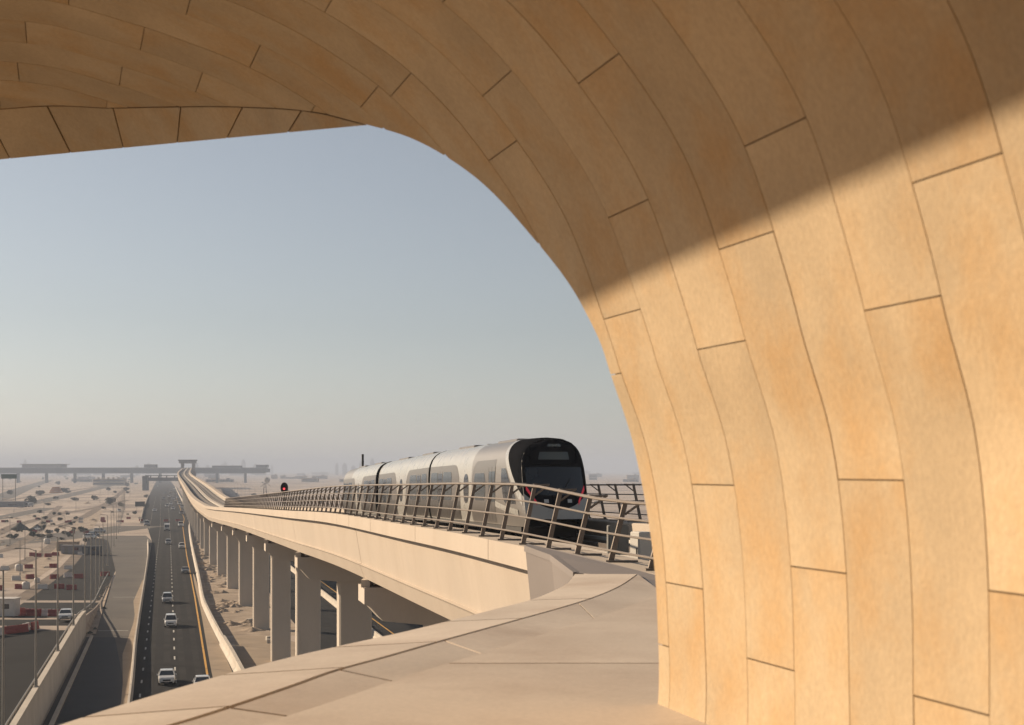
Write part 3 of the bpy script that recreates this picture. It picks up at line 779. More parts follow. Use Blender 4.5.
# main deck right of the second seam: large panels
Rr = [Vector((9,-4,ZL)) for _ in range(NL+1)]
RB2 = [Vector((6.5, p.y, ZL)) for p in S2]
lstrip('deck_panels', S2, RB2, 0, 0, [0,.43,.70,1], 0, .004)
# end zone: from the concave corner to the tip beside the viaduct
tip = [lp(574,570.5), Vector(wpt(551,555.5,22.6)), Vector(wpt(525,546,23.6))]
tip[0].z = ZL+.0
far_edge = [Vector(wpt(527,543.4,24.0)), Vector(wpt(582,555.2,22.4)), Vector(wpt(650,573.2,20.6)), Vector(wpt(720,590,19.4)), Vector(wpt(790,606,18))]
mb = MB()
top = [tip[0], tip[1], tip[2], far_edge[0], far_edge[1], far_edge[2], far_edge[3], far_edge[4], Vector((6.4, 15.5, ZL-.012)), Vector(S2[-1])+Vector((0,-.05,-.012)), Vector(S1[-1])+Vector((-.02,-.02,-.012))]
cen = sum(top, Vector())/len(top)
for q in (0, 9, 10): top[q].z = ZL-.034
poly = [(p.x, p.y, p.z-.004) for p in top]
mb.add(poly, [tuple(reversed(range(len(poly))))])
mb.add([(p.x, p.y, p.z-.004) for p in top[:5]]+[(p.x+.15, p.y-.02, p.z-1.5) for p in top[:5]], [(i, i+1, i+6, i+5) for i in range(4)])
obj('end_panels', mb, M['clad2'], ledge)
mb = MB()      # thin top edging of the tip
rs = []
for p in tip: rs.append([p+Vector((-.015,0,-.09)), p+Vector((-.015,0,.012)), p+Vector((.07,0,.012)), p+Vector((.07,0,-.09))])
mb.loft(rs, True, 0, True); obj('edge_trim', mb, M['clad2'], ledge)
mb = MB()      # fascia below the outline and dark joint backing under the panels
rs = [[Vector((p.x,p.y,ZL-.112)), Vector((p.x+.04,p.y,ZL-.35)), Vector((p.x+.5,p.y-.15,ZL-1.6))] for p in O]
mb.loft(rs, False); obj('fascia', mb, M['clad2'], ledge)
mb = MB(); rs = [[Vector((p.x+.03,p.y,ZL-.075)), Vector((6.4,p.y,ZL-.075))] for p in O]
mb.loft(rs, False); obj('joint_backing', mb, M['grout'], ledge)

# ------------------------------------------------------------------ vehicles
def make_car(kind, paint):
    root = bpy.data.objects.new('car', None); link(root); root.empty_display_size = .2
    suv = kind == 'suv'; P_ = PAINT[paint]
    def part(n, mb, m, sm=False): return obj(n, mb, m, root, sm, world=False)
    hb = .12 if suv else 0
    def sec(y, zb, w): return [(-w*.96,y,.30),(-w,y,.55),(-w*.985,y,zb-.12),(-w*.90,y,zb),(w*.90,y,zb),(w*.985,y,zb-.12),(w,y,.55),(w*.96,y,.30)]
    secs = [(-2.40,.70+hb,.70),(-2.32,.80+hb,.82),(-2.0,.90+hb,.90),(-1.15,1.0+hb,.94),(0,1.02+hb,.95),(1.5,1.04+hb,.95),(2.1,1.0+hb,.92),(2.34,.92+hb,.84),(2.40,.7+hb,.76)]
    mb = MB(); mb.loft([sec(*s) for s in secs], True, 0, True); part('body', mb, P_, True)
    zt = 1.78 if suv else 1.46; r1 = 2.2 if suv else 1.65; r0 = 1.9 if suv else .95
    gl = MB(); zb = 1.0+hb
    lo = [(-.84,-1.2,zb),(.84,-1.2,zb),(.84,r1,zb),(-.84,r1,zb)]; hi = [(-.66,-.35,zt-.05),(.66,-.35,zt-.05),(.66,r0,zt-.05),(-.66,r0,zt-.05)]
    gl.add(lo+hi, [(0,1,5,4),(1,2,6,5),(2,3,7,6),(3,0,4,7)]); part('windows', gl, M['glass'])
    mb = MB(); mb.loft([[(a*.70,b_,zt-.06) for a, b_ in ((-1,-.42),(1,-.42),(1,r0+.07),(-1,r0+.07))], [(a*.62,b_,zt) for a, b_ in ((-1,-.2),(1,-.2),(1,r0-.1),(-1,r0-.1))]], True, 0, True)
    for p, q in zip(lo, hi):
        mb.tube([(p[0]*1.01,p[1],p[2]-.02),(q[0]*1.02,q[1],q[2])], .045, 5)
    for s in (-1, 1): mb.tube([(s*.85,.35,zb),(s*.68,.35,zt-.05)], .04, 5)
    part('roof', mb, P_)
    for s in (-1, 1):
        for yy in (-1.45, 1.4):
            mb = MB(); mb.disc((s*.84,yy,.33), (1,0,0), .33, .22, 18); w = part('wheel', mb, M['rubber'])
            mb = MB(); mb.disc((s*.955,yy,.33), (1,0,0), .20, .02, 14); obj('rim', mb, M['galv'], w, world=False)
        mb = MB(); mb.hexa([(s*.5,-2.40,.66+hb*.8),(s*.80,-2.36,.66+hb*.8),(s*.84,-2.1,.66+hb*.8),(s*.5,-2.3,.66+hb*.8),(s*.5,-2.37,.80+hb*.8),(s*.8,-2.33,.82+hb*.8),(s*.84,-2.1,.84+hb*.8),(s*.5,-2.2,.80+hb*.8)]); part('headlight', mb, M['lamp'])
        mb = MB(); mb.cbox((s*1.02,-.95,zb-.02), (.16,.1,.14), .02); part('mirror', mb, P_)
        mb = MB(); mb.box((s*.68,2.38,.82+hb), (.26,.06,.14)); part('tail_light', mb, M['tail'])
    mb = MB(); mb.box((0,-2.40,.60+hb*.6), (.85,.06,.17)); mb.box((0,-2.41,.36), (1.3,.05,.14)); part('grille', mb, M['sig'])
    mb = MB(); mb.box((0,-2.445,.45), (.5,.02,.1)); part('number_plate', mb, M['wplas'])
    return root
def make_bus():
    root = bpy.data.objects.new('minibus', None); link(root); root.empty_display_size = .2
    def part(n, mb, m, sm=False): return obj(n, mb, m, root, sm, world=False)
    mb = MB(); mb.loft([[(-1.05,y,.4),(-1.1,y,1.2),(-1.02,y,z),(1.02,y,z),(1.1,y,1.2),(1.05,y,.4)] for y, z in ((-3.6,1.2),(-3.5,1.35),(-3.2,2.6),(-2.8,2.75),(3.5,2.75),(3.6,2.5))], True, 0, True); part('body', mb, PAINT['white'], True)
    mb = MB(); mb.hexa([(-.92,-3.54,1.42),(.92,-3.54,1.42),(.92,-3.2,1.42),(-.92,-3.2,1.42),(-.86,-3.26,2.45),(.86,-3.26,2.45),(.86,-3.0,2.45),(-.86,-3.0,2.45)]); part('windscreen', mb, M['glass'])
    for s in (-1, 1):
        mb = MB(); mb.hexa([(s*1.0,-2.7,1.45),(s*1.09,-2.7,1.45),(s*1.09,3.1,1.45),(s*1.0,3.1,1.45),(s*.98,-2.7,2.3),(s*1.05,-2.7,2.3),(s*1.05,3.1,2.3),(s*.98,3.1,2.3)]); part('side_window', mb, M['glass'])
        mb = MB(); mb.box((s*.8,-3.6,.85), (.32,.06,.2)); part('headlight', mb, M['lamp'])
        for yy in (-2.3, 2.2):
            mb = MB(); mb.disc((s*.95,yy,.42), (1,0,0), .42, .28, 18); part('wheel', mb, M['rubber'])
    mb = MB(); mb.box((0,-3.61,.75), (1.1,.06,.3)); mb.box((0,-3.63,.45), (1.9,.1,.22)); part('grille', mb, M['sig'])
    return root
protos = {}
def place_vehicle(px, py, kind, paint, label, group, z=0, face=0, rm=MR):
    key = (kind, paint)
    x, y, _ = gnd(px, py, z)
    if key in protos: o = copy_tree(protos[key])
    else: o = make_bus() if kind == 'bus' else make_car(kind, paint); protos[key] = o
    o.location = (x, y+2.4, z+.03); o.rotation_euler = (0, 0, math.atan(rm)+face)
    if rm == MR and py < 530 and group == GH: o.scale = (1.25, 1.25, 1.25)
    tag(o, label, 'minibus' if kind == 'bus' else 'car', group); return o
GH = 'cars driving along the highway'
cars = [
 (161.5,686,'car','white','white saloon nearest the camera on the highway beside the beige ledge'),
 (197.5,693,'car','white','white car half hidden by the ledge, only its roof showing'),
 (167,628,'suv','white','white SUV second nearest along the highway, casting a long shadow'),
 (164,604,'suv','silver','silver SUV just ahead of the white SUV on the left lane'),
 (183,574,'car','grey','dark grey saloon in the lane beside the yellow line'),
 (180,549,'suv','white','white SUV beside the yellow line, behind the dark grey saloon'),
 (166.5,545,'suv','silver','silver SUV following right behind the white topped minibus'),
 (165.5,531,'bus','white','white topped minibus with dark windscreen in the middle lane'),
 (179.5,527,'suv','white','white car in the right lane level with the minibus'),
 (145.5,526,'suv','silver','silver car merging from the left onto the highway'),
 (153.5,512,'car','white','small white car alone in the far left lane'),
 (180.5,515,'suv','grey','dark SUV at the tail of the bunched far traffic'),
 (172,510,'car','white','white saloon at the front of the bunched far traffic'),
 (170,505,'suv','white','white SUV in the left file of the bunched far traffic'),
 (178.5,505,'suv','white','white SUV in the right file of the bunched far traffic'),
 (172.5,500,'car','silver','silver car in the left file of the bunched far traffic'),
 (163,500,'suv','grey','grey SUV alone in the middle lane before the bunched traffic'),
 (177,498.5,'car','silver','silver car in the right file of the bunched far traffic'),
 (165,494,'car','black','black car far along the highway ahead of the bunched traffic'),
 (170.5,492.5,'suv','beige','beige car in the tail end of the far bunched traffic'),
 (156.5,487,'suv','white','white car at the far left edge near the footbridge'),
 (166,507.5,'suv','white','white SUV just left of the white saloon at the front of the bunched far traffic'),
 (175,502,'car','beige','beige saloon between the two white SUVs of the bunched far traffic'),
 (168.5,497.5,'suv','white','white SUV at the rear left of the bunched far traffic'),
 (174.5,495,'suv','white','white SUV last in the right file of the bunched far traffic'),
 (181.5,508.5,'suv','silver','silver SUV hugging the barrier just behind the dark SUV'),
 (174,489.5,'car','white','white car beside the far barrier corner'),
]
for px, py, k, p, lab in cars: place_vehicle(px, py, k, p, lab, GH)
place_vehicle(60.5, 621.5, 'car', 'white', 'white car alone on the service road between the red barriers and the lamp posts', None, 3.0*sstep(262,188,190))
GS = 'vehicles parked on the work site'
for px, py, k, p, lab in ((92,537,'suv','blue','dark blue pickup parked on the crossing road by the sand'),(88,539,'suv','white','white van parked beside the dark pickup on the crossing road'),(98,533,'suv','silver','silver van parked at the end of the crossing road'),(34,531,'car','white','white car parked right of the gravel heaps'),(118,512,'suv','white','white vehicle parked on the sand by the highway edge'),(28,507,'bus','white','white bus parked beside the outer road')):
    place_vehicle(px, py, k, p, lab, GS, 0, rnd.uniform(-1.2, 1.2))

# ------------------------------------------------------------------ lamp posts
def make_lamp(h, double=True):
    root = bpy.data.objects.new('lamp_post', None); link(root); root.empty_display_size = .2
    mb = MB(); mb.tube([(0,0,0),(0,0,.6),(0,0,.62),(0,0,h)], [.16,.16,.11,.06], 8); obj('pole', mb, M['galv'], root, world=False)
    mb = MB(); mb.cbox((0,0,0), (.5,.5,.1), .03); obj('base_plate', mb, M['conc2'], root, world=False)
    for s in ((-1, 1) if double else (-1,)):
        mb = MB(); mb.tube([(0,0,h-.1),(s*.5,0,h+.12),(s*1.3,0,h+.2)], .035, 6); a = obj('arm', mb, M['galv'], root, world=False)
        mb = MB(); mb.cbox((s*1.55,0,h+.14), (.62,.26,.1), .04); obj('lamp_head', mb, M['cab'], a, world=False)
    return root
lampA = None; Yl = 105; i = 0
while Yl < 900:
    c = -12.15 if Yl < 207 else -12.15-.02*(Yl-207); z = hgt(-12.3, Yl)+(1.02 if Yl < 207 else .12 if Yl < 312 else 0)
    if lampA is None: lampA = o = make_lamp(12.6, False)
    else: o = copy_tree(lampA)
    o.location = RP(c, Yl, z); o.rotation_euler = (0, 0, math.atan(MR))
    tag(o, f'tall grey lamp post on the retaining wall, {ordn(i)} from the station' if Yl < 207 else f'tall grey lamp post in line beyond the wall, {ordn(i)} from the station', 'lamp post', 'lamp posts along the service road')
    i += 1; Yl += 26 if Yl < 300 else 45
lampB = None
for i, Yl in enumerate(range(420, 1700, 65)):
    if lampB is None: lampB = o = make_lamp(13.5, True)
    else: o = copy_tree(lampB)
    o.location = RP(49+.012*(Yl-400), Yl, 0); tag(o, f'distant double lamp post right of the viaduct, {ordn(i)} from the station', 'lamp post', 'lamp posts along the far carriageway')
sites = [(113,516,12),(125,510,12),(20,575,8),(25,560,10),(42,556,11),(65,545,9),(10,545,9),(118,500,13),(108,494,12),(130,496,13),(122,489,13),(134,487,13),(100,503,11),(76,512,11),(44,520,10),(14,512,11)]
lampC = None
for i, (px, py, h) in enumerate(sorted(sites, key=lambda s: -s[1])):
    if lampC is None: lampC = o = make_lamp(11, True)
    else: o = copy_tree(lampC)
    o.location = gnd(px, py); o.rotation_euler = (0, 0, rnd.uniform(0, 3)); o.scale = (1, 1, h/11)
    tag(o, f'thin lamp post standing in the sandy work site, {ordn(i)} from the station', 'lamp post', 'lamp posts in the work site')

# ------------------------------------------------------------------ work site clutter
def make_barrier(m):
    root = bpy.data.objects.new('plastic_barrier', None); link(root); root.empty_display_size = .2
    mb = MB(); rs = []
    for x in (-1.0,-.9,.9,1.0):
        q = .8 if abs(x) == 1 else 1
        rs.append([(x,-.28*q,0),(x,-.28*q,.2),(x,-.13*q,.5),(x,-.1*q,1.0),(x,.1*q,1.0),(x,.13*q,.5),(x,.28*q,.2),(x,.28*q,0)])
    mb.loft(rs, True, 0, True); obj('shell', mb, m, root, world=False)
    mb = MB(); mb.tube([(-.5,0,.98),(-.5,0,1.06)], .07, 8); mb.tube([(1.0,0,.3),(1.08,0,.3)], .06, 6); obj('filler_cap', mb, M['sig'], root, world=False)
    return root
pb = {'red': make_barrier(M['red']), 'white': make_barrier(M['wplas'])}
used = {'red': False, 'white': False}
def put_barrier(x, y, z, rz, c, label, group):
    o = pb[c] if not used[c] else copy_tree(pb[c]); used[c] = True
    o.location = (x, y, z); o.rotation_euler = (0, 0, rz); tag(o, label, 'barrier', group)
clusters = [((47,611),4,1.0,0.1,'closing the service road beside the white car',3.0),((36,610),2,1.0,0.0,'left of the barriers beside the white car',3.0),((12,607),4,1.6,.1,'below the site cabin at the road edge',3.0),((9,634),7,1.8,1.25,'lined along the left edge of the service road',3.0),
            ((48,579),8,3.4,.6,'heaped in the middle of the work site',0),((26,569),6,4.0,.2,'scattered left of the barrier heap',0),((12,557),5,5,.1,'beside the sandy track on the far left',0),((46,589),5,3.0,.15,'along the road edge below the barrier heap',0),((84,522),7,9,.3,'strung along the sand left of the highway',0),((124,522),8,7,.25,'along the highway edge under the dark sign board',0),((102,519),6,9,.2,'in the sand between the tracks',0),((60,533),5,8,.2,'on the far side of the crossing road',0),((72,556),4,4,.5,'by the grey skips',0)]
for (px, py), n, spread, rz, where, z in clusters:
    x, y, _ = gnd(px, py, z)
    for i in range(n):
        c = 'red' if (i % 3 != 2) else 'white'
        xx = x+(i-n/2)*2.15*spread*.55*math.cos(rz)+rnd.uniform(-.4, .4)*spread; yy = y+(i-n/2)*2.15*spread*.55*math.sin(rz)+rnd.uniform(-1, 1)*spread
        cc = xx+MR*yy; zz = hgt(cc, yy)+.02
        put_barrier(xx, yy, zz, rz+rnd.uniform(-.3, .3), c, f'{c} plastic water barrier {where}', f'{c} barriers {where}')
def mound_mb(r, h, seed, rough=.25):
    rr = random.Random(seed); mb = MB(); n = 22; rings = []
    amp = [rr.uniform(1-rough, 1+rough) for _ in range(n)]
    for k in range(7):
        t = k/6
        rings.append([(r*(1-t)*amp[j]*math.cos(2*math.pi*j/n)+rr.uniform(-.03,.03)*r, r*(1-t)*amp[j]*math.sin(2*math.pi*j/n)+rr.uniform(-.03,.03)*r, h*(t**.9)*(1+rr.uniform(-.06,.06))-.05) for j in range(n)])
    return mb.loft(rings, True, 0, True)
for i, (px, py, w, h) in enumerate(((20,530,7.5,3.2),(37,530,6.2,2.4))):
    o = obj('gravel_heap', mound_mb(w/2, h, 40+i, .12), M['gravel'], None, True, soft=True); o.location = gnd(px, py)
    tag(o, 'larger dark green gravel heap, left one of the pair by the crossing road' if i == 0 else 'smaller dark green gravel heap, right one of the pair by the crossing road', 'gravel heap', 'dark gravel heaps')
mounds = []
for i in range(110):
    px = rnd.uniform(-10, 132); py = 480+rnd.random()**1.2*100
    x, y, _ = gnd(px, py)
    if (px > 95 and py > 522) or (px > 62 and py > 555): continue
    r = rnd.uniform(.5, 1.3)*(1+1.6*(570-min(570, py))/90); mounds.append((x, y, r))
for x, y, r in mounds:
    o = obj('dirt_mound', mound_mb(r, r*rnd.uniform(.25,.45), rnd.random(), .3), M['dirt'], None, True, soft=True); o.location = (x, y, 0)
    tag(o, 'low brown dirt mound on the sandy work site', 'dirt mound', 'dirt mounds on the work site')
# bushes : many leaf faces through the crown's volume
def bush_mb(r, seed):
    rr = random.Random(seed); mb = MB()
    lobes = [(rr.uniform(-.5,.5)*r, rr.uniform(-.5,.5)*r, rr.uniform(.35,.85)*r, rr.uniform(.35,.6)*r) for _ in range(7)]
    for _ in range(420):
        lx, ly, lz, lr = rr.choice(lobes); v = Vector((rr.gauss(0,1), rr.gauss(0,1), rr.gauss(0,1))).normalized()*lr*rr.random()**.4
        p = Vector((lx, ly, lz))+v; p.z = max(.05, p.z); a = Vector((rr.uniform(-1,1), rr.uniform(-1,1), rr.uniform(-1,1))).normalized()*.16*r; b_ = a.cross(Vector((rr.uniform(-1,1), rr.uniform(-1,1), rr.uniform(-1,1)))).normalized()*.09*r
        mb.add([p-a, p-b_, p+a, p+b_], [(0,1,2,3)])
    return mb
bm = [bush_mb(1.0, s) for s in range(4)]; bo = []
def place_bush(x, y, s, label, group):
    k = rnd.randrange(4)
    root = thing('desert_shrub', (x, y, 0), label, 'shrub', group); root.rotation_euler = (0, 0, rnd.uniform(0, 6)); root.scale = (s, s, s*rnd.uniform(.7, 1.1))
    if len(bo) <= k or bo[k] is None:
        while len(bo) <= k: bo.append(None)
        bo[k] = obj('crown', bm[k], M['leaf'], root, world=False)
        st = MB(); st.tube([(0,0,-.05),(.05,0,.5)], [.06,.03], 6); bo[k]['stemmesh'] = 1; obj('stem', st, M['bark'], root, world=False)
    else:
        c = bo[k].copy(); link(c); c.parent = root
for i in range(100):
    px = rnd.uniform(-8, 150); py = 474.5+rnd.random()**1.5*70; px = px if py < 518 else px*.6; x, y, _ = gnd(px, py)
    place_bush(x, y, rnd.uniform(.8, 1.7) if y < 900 else rnd.uniform(2, 5), 'small dusty dark shrub dotted over the left work site', 'shrubs on the left plain')
for i in range(40):
    px = rnd.choice((rnd.uniform(240, 365), rnd.uniform(582, 660))); py = 473.5+rnd.random()**2*32; x, y, _ = gnd(px, py)
    place_bush(x, y, rnd.uniform(1.2, 3.0), 'small dusty dark shrub on the plain right of the viaduct', 'shrubs on the right plain')
for i, (px, py) in enumerate(((101,597),(104,609),(97,618),(95,630),(108,588),(90,634))):
    x, y, _ = gnd(px, py, 0); c = x+MR*y
    o = obj('boulder', mound_mb(.35+.1*(i % 3), .4, 70+i, .3), M['gravel'] if i % 2 else M['dirt'], None, True, soft=True); o.location = (x, y, .12); tag(o, f'dark rock on the narrow traffic island, {ordn(i)} down from its far tip' if i else 'dark rock on the traffic island, closest to its middle', 'rock', 'rocks on the traffic island')
# rubble among the piers
for i in range(85):
    Yr = rnd.uniform(212, 480); c = rnd.uniform(7.9, 13); r = rnd.uniform(.6, 1.9)
    o = obj('rubble_heap', mound_mb(r, r*rnd.uniform(.25,.5), 200+i, .35), M['dirt'], None, True, soft=True); o.location = RP(c, Yr, 0)
    tag(o, 'brown rubble heap on the churned ground beside the viaduct piers', 'rubble heap', 'rubble heaps beside the piers')
for i, (px, py) in enumerate(((271,643),(270,640),(250,622))):
    x, y, _ = gnd(px, py); o = obj('concrete_block', MB().cbox((0,0,0), (1.1,.8,.55), .06), M['barr'], None); o.location = (x, y, 0); o.rotation_euler = (0,0,.5*i)
    tag(o, ['pale concrete block at the foot of the second visible pier', 'pale concrete block leaning beside another at the second pier foot', 'pale concrete block near the third visible pier'][i], 'concrete block')
# tanks, cabins, skips
def tank(px, py, s, label, z=0):
    x, y, _ = gnd(px, py, z); o = thing('water_tank', (x, y, z), label, 'water tank')
    mb = MB(); n = 16
    mb.loft([[(r*s*math.cos(2*math.pi*k/n), r*s*math.sin(2*math.pi*k/n), zz*s) for k in range(n)] for r, zz in ((.9,0),(1,.2),(1,1.4),(.8,1.75),(.25,1.9))], True, 0, True); obj('tank_body', mb, M['wplas'], o, True, world=False)
    mb = MB(); mb.disc((0,0,1.93*s), (0,0,1), .28*s, .12*s, 12); obj('lid', mb, M['sig'], o, world=False)
tank(26,589,.8,'white round water tank beside the road edge barriers')
tank(37,583,.6,'small white round tank right of the road edge tank')
tank(64,549,1.1,'white round tank on the sand by the crossing road')
tank(47,544,1.0,'white round tank in the middle of the crossing road')
tank(19,571,.9,'white round tank left of the heaped barriers')
def cabin(px, py, d, m, label, name='site_cabin', cat='cabin', rz=0, z=0):
    x, y, _ = gnd(px, py, z); o = thing(name, (x, y, hgt(x+MR*y, y)), label, cat, rz=rz)
    w, l, h = d
    mb = MB(); mb.cbox((0,0,.15), (w,l,h), .06); obj('body', mb, m, o, world=False)
    mb = MB(); mb.box((-w*.25,-l/2-.012,1.15), (w*.18,.03,1.9)); obj('door', mb, M['cab'], o, world=False)
    mb = MB(); mb.box((w*.2,-l/2-.012,1.6), (w*.25,.03,.7)); obj('window', mb, M['glass'], o, world=False)
    mb = MB(); mb.box((0,0,h+.2), (w+.3,l+.3,.12)); obj('roof', mb, m, o, world=False)
cabin(3,612,(4.2,2.6,2.5), M['wplas'], 'white site cabin at the left edge beside the service road', z=3.0)
cabin(73,554,(6,2.6,2.3), M['build2'], 'grey steel skip cabin on the sand left of the slip road')
cabin(92,555,(5,2.6,2.3), M['bridge'], 'dark grey cabin among the rubble at the slip road end')
cabin(68,551,(6,3,2.6), M['dirt'], 'brown site cabin beside the grey skip cabin')
cabin(8,507,(22,8,3.4), M['build2'], 'long low grey shed on the left beside the outer road', 'low_shed', 'shed')
o = thing('formwork_stack', gnd(56,493), 'rusty orange formwork stack far out on the plain', 'formwork')
for i in range(4):
    mb = MB(); mb.box((0,0,.8+1.6*i), (13-2*i,4,1.3)); mb.box((-3+i,0,1.6*i+1.5), (.4,4.2,.4)); mb.box((3-i,0,1.6*i+1.5), (.4,4.2,.4)); obj('stacked_panel', mb, M['orange'], o, world=False)
o = thing('sign_board', gnd(140,513), 'dark back of a road sign board on two posts beside the highway', 'sign')
mb = MB(); mb.box((0,0,5.0), (5.4,.12,2.8)); obj('panel', mb, M['sign_back'], o, world=False)
for s in (-1, 1): mb = MB(); mb.tube([(s*1.8,.14,0),(s*1.8,.14,6.2)], .11, 8); obj('post', mb, M['galv'], o, world=False)
mb = MB(); mb.box((0,.1,4.3), (5.2,.06,.1)); mb.box((0,.1,5.7), (5.2,.06,.1)); obj('brace', mb, M['galv'], o, world=False)
o = thing('gantry_sign', gnd(9,504), 'far dark green overhead sign gantry at the left edge', 'sign')
mb = MB(); mb.box((0,0,19.5), (11,.25,3.2)); obj('panel', mb, M['green'], o, world=False)
for s in (-1, 1): mb = MB(); mb.tube([(s*4.5,.3,0),(s*4.5,.3,20.5)], .3, 8); obj('post', mb, M['galv'], o, world=False)
# satellite dish on a lattice stand right of the viaduct
bx, by, _ = gnd(265,497); o = thing('satellite_dish', (bx, by, 0), 'white satellite dish on a dark frame right of the viaduct', 'satellite dish')
mb = MB()
for s in ((-1.6,-1.2),(1.6,-1.2),(-1.6,1.2),(1.6,1.2)): mb.tube([(s[0],s[1],0),(s[0]*.4,s[1]*.4,12)], .22, 5)
for zz in (4, 8, 11.8): mb.tube([(-1.3,0,zz),(1.3,0,zz+1)], .16, 5)
mb.tube([(-4,0,9),(-1,0,11.5),(2,0,12),(5,0,9.5)], .2, 5); obj('lattice_stand', mb, M['bark'], o, world=False)
mb = MB(); rs = []
for k in range(6):
    t = k/5; rs.append([(2.0+2.6*t*math.cos(2*math.pi*j/20), -.3+1.1*t*t-1.1, 15.0+2.6*t*math.sin(2*math.pi*j/20)) for j in range(20)])
mb.loft(rs, True); rs2 = [[(p[0], p[1]+.12, p[2]) for p in r_] for r_ in rs]; mb.loft(rs2, True); mb.loft([rs[-1], rs2[-1]], True); obj('reflector', mb, M['wplas'], o, True, world=False)
mb = MB(); mb.tube([(1.2,.2,11.8),(2.0,-.6,15)], .2, 6); mb.tube([(2,-1.3,15),(2,-3.2,15)], .1, 6); obj('feed_arm', mb, M['galv'], o, world=False)

# ------------------------------------------------------------------ distant bridge, footbridge, station, buildings
def zpx(py, Y): return H-(py-470)/F*Y
Yb = 2650
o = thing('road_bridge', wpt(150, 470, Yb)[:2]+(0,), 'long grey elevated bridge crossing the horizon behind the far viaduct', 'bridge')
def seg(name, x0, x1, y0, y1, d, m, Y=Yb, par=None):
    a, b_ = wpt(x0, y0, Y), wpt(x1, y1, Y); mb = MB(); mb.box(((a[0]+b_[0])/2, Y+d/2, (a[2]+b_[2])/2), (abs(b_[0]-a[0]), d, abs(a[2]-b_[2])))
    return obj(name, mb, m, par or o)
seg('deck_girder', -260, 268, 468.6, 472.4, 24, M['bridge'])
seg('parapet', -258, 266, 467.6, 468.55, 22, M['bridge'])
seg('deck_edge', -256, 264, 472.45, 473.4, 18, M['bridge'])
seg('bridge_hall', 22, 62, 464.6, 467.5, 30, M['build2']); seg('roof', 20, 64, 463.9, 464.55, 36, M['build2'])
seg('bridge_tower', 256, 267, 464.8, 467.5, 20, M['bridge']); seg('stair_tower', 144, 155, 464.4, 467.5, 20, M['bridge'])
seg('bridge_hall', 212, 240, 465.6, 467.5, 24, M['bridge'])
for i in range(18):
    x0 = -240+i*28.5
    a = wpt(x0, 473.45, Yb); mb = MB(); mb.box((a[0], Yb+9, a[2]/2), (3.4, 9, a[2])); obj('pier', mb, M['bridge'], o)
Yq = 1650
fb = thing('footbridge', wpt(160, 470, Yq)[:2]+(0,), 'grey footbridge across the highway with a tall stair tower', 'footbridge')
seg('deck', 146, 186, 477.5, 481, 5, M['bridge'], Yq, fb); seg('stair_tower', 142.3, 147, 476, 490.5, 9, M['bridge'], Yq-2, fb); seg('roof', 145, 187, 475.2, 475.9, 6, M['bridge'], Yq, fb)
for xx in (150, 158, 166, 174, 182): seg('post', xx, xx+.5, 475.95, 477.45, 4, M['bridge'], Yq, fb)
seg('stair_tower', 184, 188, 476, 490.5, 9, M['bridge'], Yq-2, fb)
Ys_ = 1850
st = thing('metro_station', VP(13, Ys_, 0), 'distant grey metro station straddling the far end of the viaduct', 'station')
def vbox(c0, c1, za, zb, y0, y1):
    mb = MB(); mb.hexa([VP(c0,y0,za),VP(c1,y0,za),VP(c1,y1,za),VP(c0,y1,za),VP(c0,y0,zb),VP(c1,y0,zb),VP(c1,y1,zb),VP(c0,y1,zb)]); return mb
zs = zpar(Ys_)
obj('platform_wall', vbox(4, 8.0, zs-7, zs+5, Ys_, Ys_+110), M['build2'], st); obj('platform_wall', vbox(18.4, 23, zs-7, zs+5, Ys_, Ys_+110), M['build2'], st)
obj('roof', vbox(1.5, 24.5, zs+5.1, zs+8.3, Ys_-6, Ys_+120), M['build2'], st); obj('concourse', vbox(3, 24, 0, zs-7.1, Ys_+4, Ys_+100), M['build2'], st)
obj('roof_edge', vbox(.5, 25.5, zs+8.4, zs+9.4, Ys_-9, Ys_+124), M['bridge'], st)
def building(px, py, w, h, d, m, label, group):
    x, y, _ = gnd(px, py); o = thing('low_building', (x, y, 0), label, 'building', group)
    mb = MB(); mb.box((0, d/2, h/2), (w, d, h)); obj('walls', mb, m, o, world=False)
    mb = MB(); mb.box((0, d/2, h+.4), (w+.8, d+.8, .8)); mb.box((w*.2, d/2, h+2.0), (w*.2, d*.4, 2.4)); obj('roof', mb, m, o, world=False)
    nwin = max(2, min(9, int(w/5))); fl = max(1, int(h/4.2))
    for f_ in range(min(fl, 3)):
        mb = MB(); mb.box((0, -.03, (f_+.55)*h/min(fl, 3)), (w*.86, .1, h/min(fl, 3)*.34)); obj('window_band', mb, M['glass'], o, world=False)
for i, px in enumerate((96,101,106,111,116,121)):
    building(px, 485.5, 9.5, 9.5, 14, M['build'], f'tan block in the row before the road bridge, {["leftmost","second from left","third from left","third from right","second from right","rightmost"][i]}', 'tan blocks before the road bridge')
zones = [(-60, 140, 'hazy low building on the left horizon', 'buildings on the left horizon'), (205, 262, 'hazy low building behind the far viaduct', 'buildings behind the far viaduct'), (268, 372, 'hazy low building behind the railing', 'buildings behind the railing'), (585, 700, 'hazy low building on the plain right of the train', 'buildings right of the train')]
for a, b_, lab, grp in zones:
    n = 16 if b_-a > 80 else 9
    for i in range(n):
        py = rnd.choice((474.2, 475.5, 477, 479, 482)) + rnd.uniform(-.4, .4); px = rnd.uniform(a, b_)
        Y = H*F/(py-470); s = Y/1422
        building(px, py, rnd.uniform(5, 17)*s, rnd.uniform(1.6, 4.2)*s, rnd.uniform(8, 20), M['build'] if rnd.random() < .55 else M['build2'], lab, grp)
building(593, 480, 20, 12, 16, M['build2'], 'blue grey block rising alone just right of the train', None)
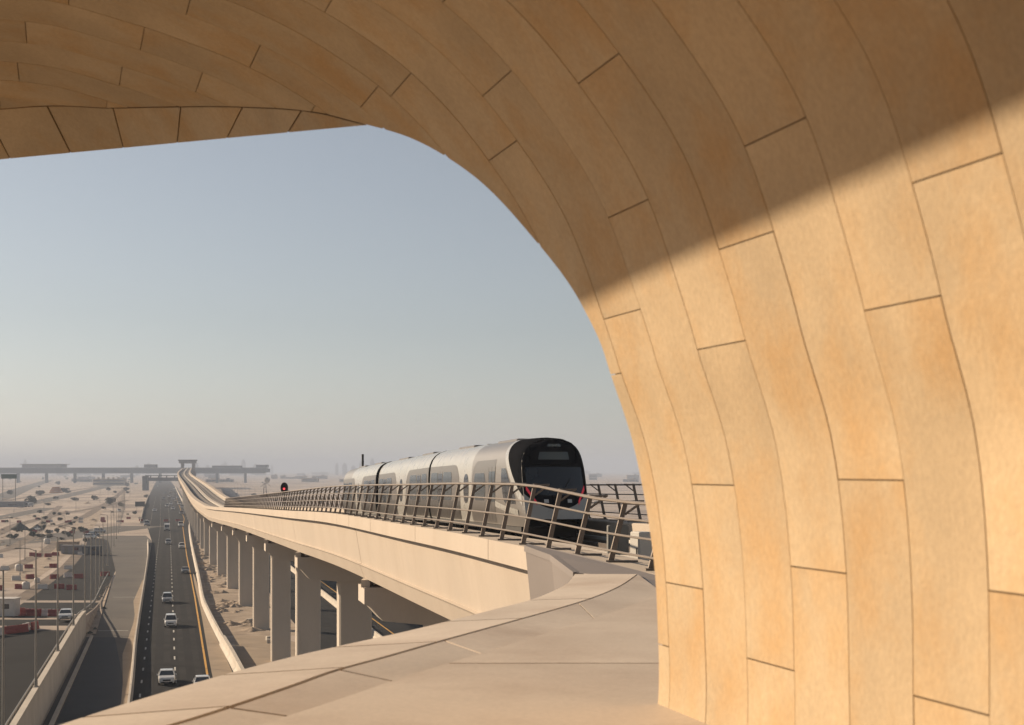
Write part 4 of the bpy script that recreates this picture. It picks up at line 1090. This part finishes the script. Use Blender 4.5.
# faint skyline towers
for i in range(26):
    px = rnd.choice((rnd.gauss(240, 26), rnd.gauss(75, 40), rnd.gauss(360, 14))); Y = rnd.uniform(6500, 8200)
    h = rnd.uniform(38, 84); w = rnd.uniform(12, 24); x = (px-512)/F*Y
    o = thing('skyline_tower', (x, Y, 0), 'very faint high-rise tower dissolving in the haze on the horizon', 'tower', 'faint towers on the skyline')
    mb = MB(); mb.box((0,0,h*.4), (w,w,h*.8)); mb.box((0,0,h*.87), (w*.7,w*.7,h*.14)); mb.box((0,0,h*.97), (w*.3,w*.3,h*.06)); obj('shaft', mb, M['build2'], o, world=False)

# ------------------------------------------------------------------ haze
hz = MB(); hz.box((-150, 6870, 54), (24700, 14460, 110)); 
mh = bpy.data.materials.new('haze_air'); mh.use_nodes = True; nt = mh.node_tree
for n in list(nt.nodes): nt.nodes.remove(n)
out = nt.nodes.new('ShaderNodeOutputMaterial'); pv = nt.nodes.new('ShaderNodeVolumePrincipled')
pv.inputs['Color'].default_value = (.50,.58,.72,1); pv.inputs['Density'].default_value = .00026; pv.inputs['Anisotropy'].default_value = 0.0
nt.links.new(pv.outputs[0], out.inputs['Volume'])
ho = obj('haze', hz, mh); ho['kind'] = 'stuff'

# ------------------------------------------------------------------ light, sky, camera
EL, AZ = 22.0, 30.0        # sun low on the left, a little ahead
sd = Vector((-math.cos(R(AZ))*math.cos(R(EL)), math.sin(R(AZ))*math.cos(R(EL)), math.sin(R(EL))))
sl = bpy.data.lights.new('sun', 'SUN'); sl.energy = 5.0; sl.angle = R(.7); sl.color = (1, .80, .58)
so = bpy.data.objects.new('sun', sl); link(so); so.location = (-40, 20, 90); so.rotation_euler = sd.to_track_quat('Z', 'Y').to_euler()
w = bpy.data.worlds.new('World'); sc.world = w; w.use_nodes = True; nt = w.node_tree
bg = nt.nodes['Background']; sk = nt.nodes.new('ShaderNodeTexSky'); sk.sky_type = 'NISHITA'; sk.sun_disc = False
sk.sun_elevation = R(EL); sk.sun_rotation = R(-(90-AZ)); sk.air_density = 1.0; sk.dust_density = .5; sk.ozone_density = 1.0; sk.altitude = 20
hs = nt.nodes.new('ShaderNodeHueSaturation'); hs.inputs['Saturation'].default_value = .48; nt.links.new(sk.outputs[0], hs.inputs['Color']); tn = nt.nodes.new('ShaderNodeMix'); tn.data_type = 'RGBA'; tn.blend_type = 'MULTIPLY'; tn.inputs[0].default_value = 1; tn.inputs[7].default_value = (.98,.98,1.0,1); nt.links.new(hs.outputs[0], tn.inputs[6]); nt.links.new(tn.outputs[2], bg.inputs['Color']); bg.inputs['Strength'].default_value = .05
cam = bpy.data.cameras.new('camera'); co = bpy.data.objects.new('camera', cam); link(co)
co.location = (0, 0, H); co.rotation_euler = (R(90), 0, 0)
cam.lens = 50; cam.sensor_width = 36; cam.shift_y = (470-362.5)/1024; cam.clip_end = 40000; cam.clip_start = .05
cam.dof.use_dof = True; cam.dof.focus_distance = 62; cam.dof.aperture_fstop = 3.5
sc.camera = co
sc.render.engine = 'CYCLES'
sc.view_settings.view_transform = 'Standard'; sc.view_settings.look = 'None'; sc.view_settings.gamma = 1; sc.view_settings.exposure = .74
sc.view_settings.use_curve_mapping = False
sc.cycles.use_denoising = True
sc.cycles.max_bounces = 8; sc.cycles.volume_bounces = 1
